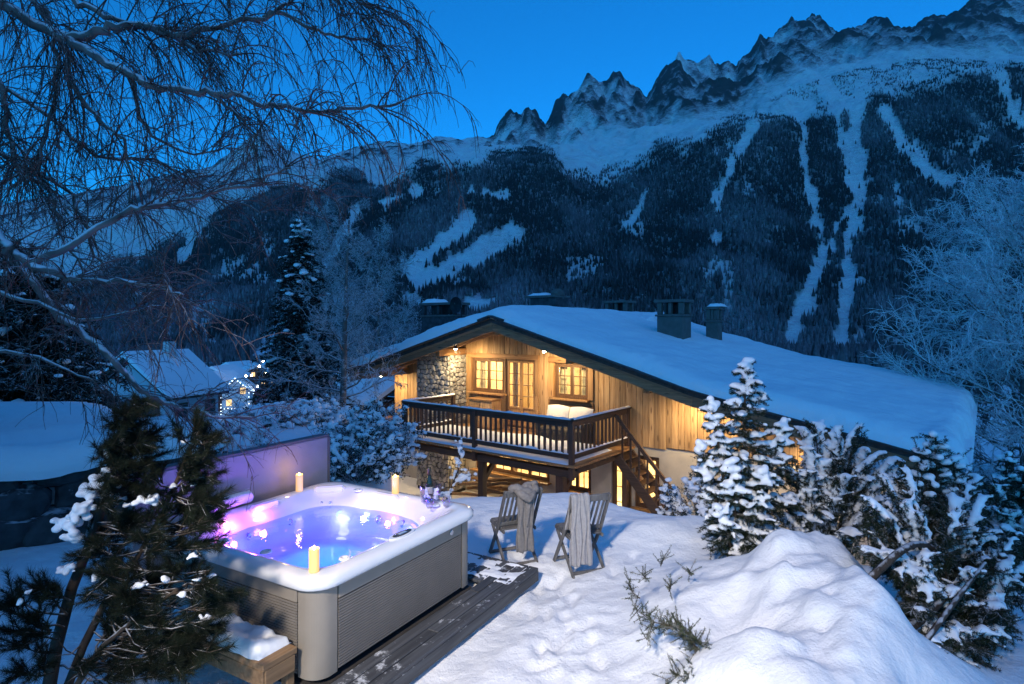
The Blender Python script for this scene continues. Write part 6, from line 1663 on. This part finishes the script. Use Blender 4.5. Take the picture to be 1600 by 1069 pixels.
frost_tree('frost-covered bare tree behind the chalet chimney', place(590, 33), 11.5, 4.0, (0.3, 0), 28, 52, 0.2, 0.7, extra_r=1.6)
frost_tree('frosted bare tree rising behind the dark spruce', place(505, 36), 13.5, 4.2, (-0.3, 0), 28, 57, 0.2, 0.7, extra_r=1.6)
frost_tree('large round frosted tree past the roof eaves', place(1605, 21), 11.6, 4.9, (0.5, 0), 64, 53, 0.16, 0.35, trunk_r=0.24, extra_r=1.4, twigs=12, mat='frost_white')
frost_tree('tangled brown bare thicket tree under the large frosted tree', place(1585, 24), 5.0, 3.6, (0, 0), 34, 54, 0.08, 0.35, mat='twig', extra_r=1.3)
frost_tree('small bare bush standing in front of the roof snow', place(1262, 9.5), 2.55, 0.55, (0, 0), 9, 55, 0.45, 0.9, name='bush', mat='twig', trunk_r=0.012, extra_r=0.5, twigs=3)
# small snowy sapling in front of the balcony post
sg = thing('sapling', 'little snow-covered sapling in front of the stone pier', 'sapling', place(700, 10.2)); B0 = np.array(sg.location); rg = np.random.default_rng(61)
st_ = [np.array(pt(*q)) - B0 for q in ((690, 800, 10.2), (700, 775, 10.2), (708, 755, 10.2), (716, 735, 10.2), (719, 710, 10.2), (722, 695, 10.2))]
segs = polyseg(st_, 0.02, 0.006); balls = []
for (x, y) in ((716, 700), (722, 712), (718, 722), (712, 735), (724, 740), (732, 735), (738, 742), (728, 750), (716, 752), (706, 764), (698, 772), (690, 770), (682, 778), (704, 780), (694, 786), (676, 782), (720, 690)):
    e = np.array(pt(x, y, 10.2 + rg.uniform(-0.2, 0.2))) - B0; a = st_[int(np.argmin([abs(s[2] - e[2] + 0.1) for s in st_]))]; segs += polyseg([a, e], 0.007, 0.003)
    for k in range(5): balls.append((*(e + rg.normal(0, 0.045, 3)), rg.uniform(0.018, 0.042), 0.75))
    for g_ in (0.3, 0.45, 0.6, 0.75, 0.9): c_ = a + (e - a) * g_; balls.append((c_[0], c_[1], c_[2] + 0.014, rg.uniform(0.018, 0.032), 0.8))
    for k in range(3): w = e + rg.normal(0, 0.09, 3); segs += polyseg([e, w], 0.004, 0.002)
seg_mesh(segs, 'stem', M['bark'], sg, 5); snow_blobs(balls, 0.018, 'snow_load', sg, seed=62, rough=0.7)

# ------------------------------------------------------------------ spruces
def spruce(label, base, H, Rm, seed, nb=150, group=None, clump=1.0, low=0.06):
    rg_ = np.random.default_rng(seed); o = thing('spruce', label, 'spruce', base, 0, group); A = []; E = []; segs = polyseg([np.array((0, 0, -0.3)), np.array((0, 0, H * 0.5)), np.array((0, 0, H))], 0.16, 0.02); balls = []
    for k in range(nb):
        t = low + (0.985 - low) * (k + rg_.uniform()) / nb; L = Rm * (0.06 + (1 - t) ** 0.8) * rg_.uniform(0.7, 1.1); az = k * 2.4; d = np.array([math.cos(az), math.sin(az), 0])
        p = [np.array((0, 0, H * t)) + d * L * s + np.array([0, 0, L * (0.12 * s - 0.55 * s * s + 0.2 * s ** 4)]) for s in (0, 0.33, 0.66, 1.0)]
        segs += polyseg(p, 0.025, 0.008); sd = np.array([-d[1], d[0], 0])
        for i in range(3):
            A.append(p[i]); E.append(p[i + 1])
            for rep in range(7):
                f = rg_.uniform(); a = p[i] + (p[i + 1] - p[i]) * f; sl = L * rg_.uniform(0.15, 0.34)
                e = a + (sd * rg_.choice([-1, 1]) * rg_.uniform(0.5, 1) + d * rg_.uniform(0.3, 0.8)) * sl + np.array([0, 0, -sl * rg_.uniform(0.1, 0.7)]); A.append(a); E.append(e)
                if rg_.uniform() < 0.16 * clump: balls.append((*(e * 0.6 + a * 0.4 + [0, 0, 0.05]), rg_.uniform(0.06, 0.16), 0.45))
        if rg_.uniform() < 0.5 * clump:
            for s in (0.55, 0.75, 0.95): q = p[0] + (p[3] - p[0]) * s; balls.append((q[0], q[1], np.interp(s, [0, .33, .66, 1], [w_[2] for w_ in p]) + 0.05, 0.08 + 0.08 * rg_.uniform(), 0.45))
    seg_mesh(segs, 'trunk', M['bark'], o, 5)
    c_ = needle_mesh(A, E, 52, 0.15, 0.045, 'crown', M['needle_frost'], o, 0.9, seed); c_['kind'] = 'stuff'
    if balls: snow_blobs(balls, 0.05, 'snow_load', o, seed=seed, rough=0.8)
    return o
spruce('tall dark spruce dusted with snow beside the frosted birch', place(470, 23), 10.3, 2.5, 71, 220, None, 0.45)
spruce('dark low-boughed spruce rising behind the boulder wall', place(30, 14), 4.1, 2.6, 72, 120, None, 0.35)
spruce('tall dark unseen spruce added to shade the end of the boulder wall', (-10.2, 7.6, 1.0), 9.5, 2.9, 75, 130, None, 0.2)  # out of view, added to darken the yard by the wall
spruce('tall dark unseen spruce added behind the birch trunk to shade the yard', (-9.0, 2.6, 0.6), 10.5, 3.0, 76, 130, None, 0.2)  # second unseen tree, added to block sky light from the yard
spruce('dark spruce at the corner of the white house', place(-60, 22), 9.0, 3.0, 73, 150, None, 0.3)

# ------------------------------------------------------------------ snowy shrubs
def shrub(label, base, r, seed, leaf=0.05, n=9000, nb=60, name='shrub', br=(0.04, 0.10), voxel=0.03, mat='leaf_frost', spiky=0.0):
    rg_ = np.random.default_rng(seed); o = thing(name, label, 'shrub', base); r = np.array(r)
    segs = []; tips_ = []
    for k in range(nb):
        d = unit(rg_.normal(0, 1, (1, 3)))[0]; d[2] = abs(d[2]) * 0.9 + 0.1; e = d * r * rg_.uniform(0.7, 1.12 + spiky); m_ = e * np.array([0.45, 0.45, 0.6]) + rg_.normal(0, 0.04, 3)
        segs += polyseg([np.array((rg_.normal(0, r[0] * 0.12), rg_.normal(0, r[1] * 0.12), -0.15)), m_, e], 0.012, 0.004); tips_.append((m_, e))
        for q in range(5):
            f = rg_.uniform(0.2, 1); b = m_ + (e - m_) * f; e2 = b + unit(rg_.normal(0, 1, (1, 3)))[0] * rg_.uniform(0.1, 0.28) * r.mean(); segs += polyseg([b, e2], 0.006, 0.003); tips_.append((b, e2))
    seg_mesh(segs, 'stem', M['frost_twig'], o, 4)
    i = rg_.integers(0, len(tips_), n); t = rg_.uniform(0, 1, n)[:, None]; A = np.array([q[0] for q in tips_])[i]; E = np.array([q[1] for q in tips_])[i]
    p = A * (1 - t) + E * t + rg_.normal(0, leaf * 0.9, (n, 3)); a = unit(rg_.normal(0, 1, (n, 3))); b = unit(np.cross(a, rg_.normal(0, 1, (n, 3))))
    V = np.stack([p - a * leaf * 0.5, p + b * leaf * 0.28, p + a * leaf * 0.5, p - b * leaf * 0.28], 1).reshape(-1, 3)
    c_ = np_mesh('foliage', V, np.arange(4 * n).reshape(-1, 4), M[mat], o); c_['kind'] = 'stuff'
    balls = []
    for (m_, e) in tips_:
        if rg_.uniform() < 0.75:
            q = m_ + (e - m_) * rg_.uniform(0.5, 1.0)
            for w_ in range(2): balls.append((*(q + rg_.normal(0, 0.03, 3) + [0, 0, 0.03]), rg_.uniform(*br), 0.6))
    snow_blobs(balls, voxel, 'snow_load', o, seed=seed, rough=0.8)
    return o
shrub('clipped hedge end thick with frosted leaves behind the violet cover', place(425, 15.5), (1.3, 1.0, 0.5), 81, n=12000, nb=90, name='hedge')
shrub('frosted hedge under the slender birch', place(490, 16.5), (1.2, 1.0, 0.6), 82, n=12000, nb=90, name='hedge')
shrub('loose snowy bush with arching twigs beside the balcony corner', place(580, 13.2), (0.9, 0.8, 0.72), 83, n=9000, nb=70, br=(0.03, 0.075), voxel=0.024, spiky=0.5)
shrub('low dark juniper spreading past the end of the tub cover', place(560, 10.6), (0.95, 0.7, 0.75), 84, leaf=0.035, n=14000, nb=70, br=(0.025, 0.06), voxel=0.02, mat='needle_dark', spiky=0.2)
shrub('snow-covered shrub below the chalet pier', place(625, 11.8), (0.6, 0.5, 0.40), 85, leaf=0.04, n=7000, nb=60, br=(0.04, 0.09), spiky=0.2)
shrub('snow-bent shrub between the bank and the boulder wall', place(345, 12.2), (0.8, 0.6, 0.45), 86, n=6000, nb=55, spiky=0.3)
shrub('frosted hedge in front of the chalet gable corner', place(590, 19), (1.5, 0.9, 1.3), 87, n=9000, nb=70, name='hedge')
shrub('dark bush growing out of the end of the boulder wall', place(322, 9.6), (0.5, 0.45, 0.95), 88, leaf=0.04, n=9000, nb=45, br=(0.02, 0.05), voxel=0.02, mat='needle_dark')
shrub('snowy hedge beside the far path past the roof', place(1545, 16), (2.2, 1.0, 1.0), 89, n=9000, nb=80, name='hedge')
shrub('dark snow-topped shrub at the stair foot', (3.45, 11.0, -0.9), (0.7, 0.5, 1.0), 90, leaf=0.035, n=8000, nb=50, br=(0.03, 0.07), voxel=0.022, mat='needle_dark', spiky=0.2)

# ------------------------------------------------------------------ white house past the wall
hx = np.array([0.35, 0.937]); hy = np.array([-0.937, 0.35])          # ridge direction, gable direction
nh = thing('house', 'white rendered house with dark shutters and a snowy roof', 'house', (-18.7, 32.0, -3.9), math.atan2(0.937, 0.35))
HWd, HL, ZE, ZRg = 6.0, 4.1, 3.0, 4.9                               # gable width, length, eaves and ridge heights above base
MB().prism([(0.3, -0.5), (HWd - 0.3, -0.5), (HWd - 0.3, ZE + 0.0), (HWd / 2, ZRg - 0.25), (0.3, ZE + 0.0)], 'x', 0.35, HL - 0.2).build('wall', M['white_wall'], nh)
rf = MB().prism([(-0.35, ZE - 0.30), (HWd / 2, ZRg - 0.02), (HWd + 0.35, ZE - 0.30), (HWd + 0.35, ZE - 0.16), (HWd / 2, ZRg + 0.12), (-0.35, ZE - 0.16)], 'x', 0.0, HL).build('roof', M['dark_x'], nh)
MB().prism([(-0.45, ZE - 0.155), (HWd / 2, ZRg + 0.125), (HWd + 0.45, ZE - 0.155), (HWd + 0.40, ZE + 0.05), (HWd / 2, ZRg + 0.42), (-0.40, ZE + 0.05)], 'x', -0.08, HL + 0.08).build('roof_snow', M['snow'], rf)
MB().box((HL * 0.6, HWd * 0.42, ZRg + 0.35), (0.5, 0.5, 1.1), 0.02).build('chimney', M['white_wall'], rf)
for b in (1.3, 2.9, 4.4):
    w_ = MB().box((0.335, b, 2.25), (0.05, 0.62, 0.95), 0.01).build('window', M['frame'], nh); MB().box((0.305, b, 2.25), (0.02, 0.48, 0.8), 0.004).build('pane', M['black'], w_)
    for s in (-1, 1): MB().box((0.30, b + s * 0.48, 2.25), (0.04, 0.3, 0.98), 0.008).build('shutter', M['dark_shutter'], w_)
for a in (1.4, 3.3):
    w_ = MB().box((a, 0.285, 1.9), (0.75, 0.05, 1.0), 0.01).build('window', M['frame'], nh); MB().box((a, 0.255, 1.9), (0.6, 0.02, 0.85), 0.004).build('pane', M['black'], w_)
sh = thing('shed', 'low timber shed with a snowy roof beyond the chalet corner', 'shed', (-7.5, 31.0, -3.3), R(-35))
MB().box((0, 0, 1.0), (4.0, 3.0, 2.6), 0.02).build('wall', M['dark_z'], sh)
r_ = MB().prism([(-2.0, 2.25), (0, 3.15), (2.0, 2.25), (2.0, 2.37), (0, 3.27), (-2.0, 2.37)], 'x', -2.5, 2.5).build('roof', M['dark_x'], sh)
MB().prism([(-2.05, 2.375), (0, 3.275), (2.05, 2.375), (2.0, 2.58), (0, 3.58), (-2.0, 2.58)], 'x', -2.55, 2.55).build('roof_snow', M['snow'], r_)

# ------------------------------------------------------------------ village lights down the valley
M['lit_window'] = emis('lit_window', (1.0, 0.60, 0.22), 0.8); M['street_bulb'] = emis('street_bulb', (1.0, 0.72, 0.35), 160.0); M['white_bulb'] = emis('white_bulb', (0.75, 0.9, 1.0), 160.0); M['garland'] = emis('garland', (0.70, 0.86, 1.0), 6.0)
vill = [(338, 600, 130, 8.0, 'wide village chalet with a row of lit windows', 4, 0), (400, 585, 150, 9.0, 'village house beside the orange street lamps', 4, 0), (372, 580, 170, 9.0, 'village chalet on the slope above the street lamps', 3, 0), (425, 577, 185, 10.0, 'village house behind the spruce with lit windows', 4, 0), (348, 590, 135, 8.0, 'dim village house on the slope behind the white house', 2, 0)]
def vhouse(x, y, Y, w, label, nw, garland, rz):
    p = pt(x, y, Y); X, Yv = p.x, p.y; z = p.z - 3.0
    h = thing('village_house', label, 'house', (X, Yv, z), rz, 'houses of the village')
    MB().prism([(-w / 2, -6), (w / 2, -6), (w / 2, 3.2), (0, 5.2), (-w / 2, 3.2)], 'y', -w * 0.45, w * 0.45).build('wall', M['dark_z'] if nw != 2 else M['white_wall'], h)
    r__ = MB().prism([(-w / 2 - 0.7, 2.95), (0, 5.3), (w / 2 + 0.7, 2.95), (w / 2 + 0.7, 3.4), (0, 5.85), (-w / 2 - 0.7, 3.4)], 'y', -w * 0.45 - 0.8, w * 0.45 + 0.8).build('roof', M['snow'], h)
    for k in range(nw):
        MB().box((-w / 2 + w * (k + 0.5) / nw, -w * 0.45 - 0.03, 1.4 + 1.9 * (k % 2 == 1) * (abs(k + 0.5 - nw / 2) < 1)), (0.8, 0.08, 1.0), 0.01).build('window', M['lit_window'], h)
    if garland:                                                      # strings of white lights along eaves, verges and balcony
        g_ = MB(); y0 = -w * 0.45 - 0.85
        lines = [((-w / 2 - 0.7, 3.0), (0, 5.4)), ((0, 5.4), (w / 2 + 0.7, 3.0)), ((-w / 2, 0.6), (w / 2, 0.6)), ((-w / 2, -1.4), (w / 2, -1.4)), ((-w / 2, -1.4), (-w / 2, 3.0)), ((w / 2, -1.4), (w / 2, 3.0)), ((-w / 2 - 2, -3), (w / 2 + 1, -3))]
        for (a, b) in lines:
            L = math.hypot(b[0] - a[0], b[1] - a[1]); n_ = int(L / 0.5)
            for k in range(n_ + 1): t = k / max(1, n_); g_.box((a[0] + (b[0] - a[0]) * t, y0, a[1] + (b[1] - a[1]) * t - 0.1 * (k % 2)), (0.09, 0.09, 0.09), 0.01)
        g_.build('light_garland', M['garland'], h)
    return h
for i, (x, y, Y, w, lb_, nw, g_) in enumerate(vill): vhouse(x, y, Y, w, lb_, nw, g_, R((-25, 30, -15, 20, -5)[i]))
vhouse(372, 612, 100, 4.2, 'village chalet outlined with strings of white lights', 2, 1, R(15))
def street_lamp(x, y, Y, mat, label, r=0.28):
    p = pt(x, y, Y); g0 = gz(p.x, p.y) ; g0 = min(g0, p.z - 4)
    s = thing('street_lamp', label, 'street lamp', (p.x, p.y, g0), 0, 'street lamps of the village')
    MB().tube([(0, 0, 0), (0, 0, p.z - g0), (0.4, 0, p.z - g0 + 0.25)], 0.06, 6).build('pole', M['iron'], s)
    MB().lathe([(r * 0.3, -r), (r * 0.9, -r * 0.5), (r, 0), (r * 0.7, r * 0.6), (r * 0.1, r * 0.8)], (0.4, 0, p.z - g0 - 0.05), 10).build('lantern', M[mat], s)
for (x, y, Y, r) in ((381, 587, 112, 0.17), (390, 586, 114, 0.15), (412, 583, 116, 0.17), (402, 572, 120, 0.2), (366, 591, 112, 0.12), (352, 600, 108, 0.10)):
    street_lamp(x, y, Y, 'street_bulb', 'small orange street lamp glowing in the village', r)
street_lamp(399, 603, 98, 'white_bulb', 'white street lamp beside the garlanded chalet', 0.15)
street_lamp(408, 564, 122, 'white_bulb', 'white street lamp highest on the village slope', 0.18)

# ------------------------------------------------------------------ garden floodlight that lights the snow (stands behind the viewpoint)
fl = thing('floodlight', 'garden floodlight on a dark post behind the terrace', 'floodlight', (-2.7, -3.2, 0))
MB().tube([(0, 0, -0.2), (0, 0, 6.6)], 0.06, 10).build('post', M['iron'], fl)
MB().box((0.0, 0.10, 6.65), (0.34, 0.16, 0.26), 0.02).build('housing', M['iron'], fl)
MB().box((0.0, 0.185, 6.65), (0.28, 0.012, 0.2), 0.003).build('lens', emis('flood_lens', (1.0, 0.9, 0.75), 20), fl)
lamp('floodlight_beam', (0.0, 0.26, 6.65), 3900, (1.0, 0.88, 0.74), fl, 0.40, 'SPOT', R(42), (3.1, 8.8, 0.0), 1.0)

# ------------------------------------------------------------------ evening air in the valley
hz = MB().box((0, 3050, 2060), (41000, 11700, 4280), 1.0).build('haze', None)
hm = bpy.data.materials.new('haze'); hm.use_nodes = True; hm.node_tree.nodes.clear()
ho = hm.node_tree.nodes.new('ShaderNodeOutputMaterial'); hv = hm.node_tree.nodes.new('ShaderNodeVolumePrincipled')
hv.inputs['Color'].default_value = (0.72, 0.86, 1.0, 1); hv.inputs['Density'].default_value = 0.000025; hv.inputs['Anisotropy'].default_value = 0.2
hm.node_tree.links.new(hv.outputs[0], ho.inputs['Volume'])
hz.data.materials.clear(); hz.data.materials.append(hm)
tag(hz, 'thin blue evening haze filling the valley air', 'haze', kind='stuff')
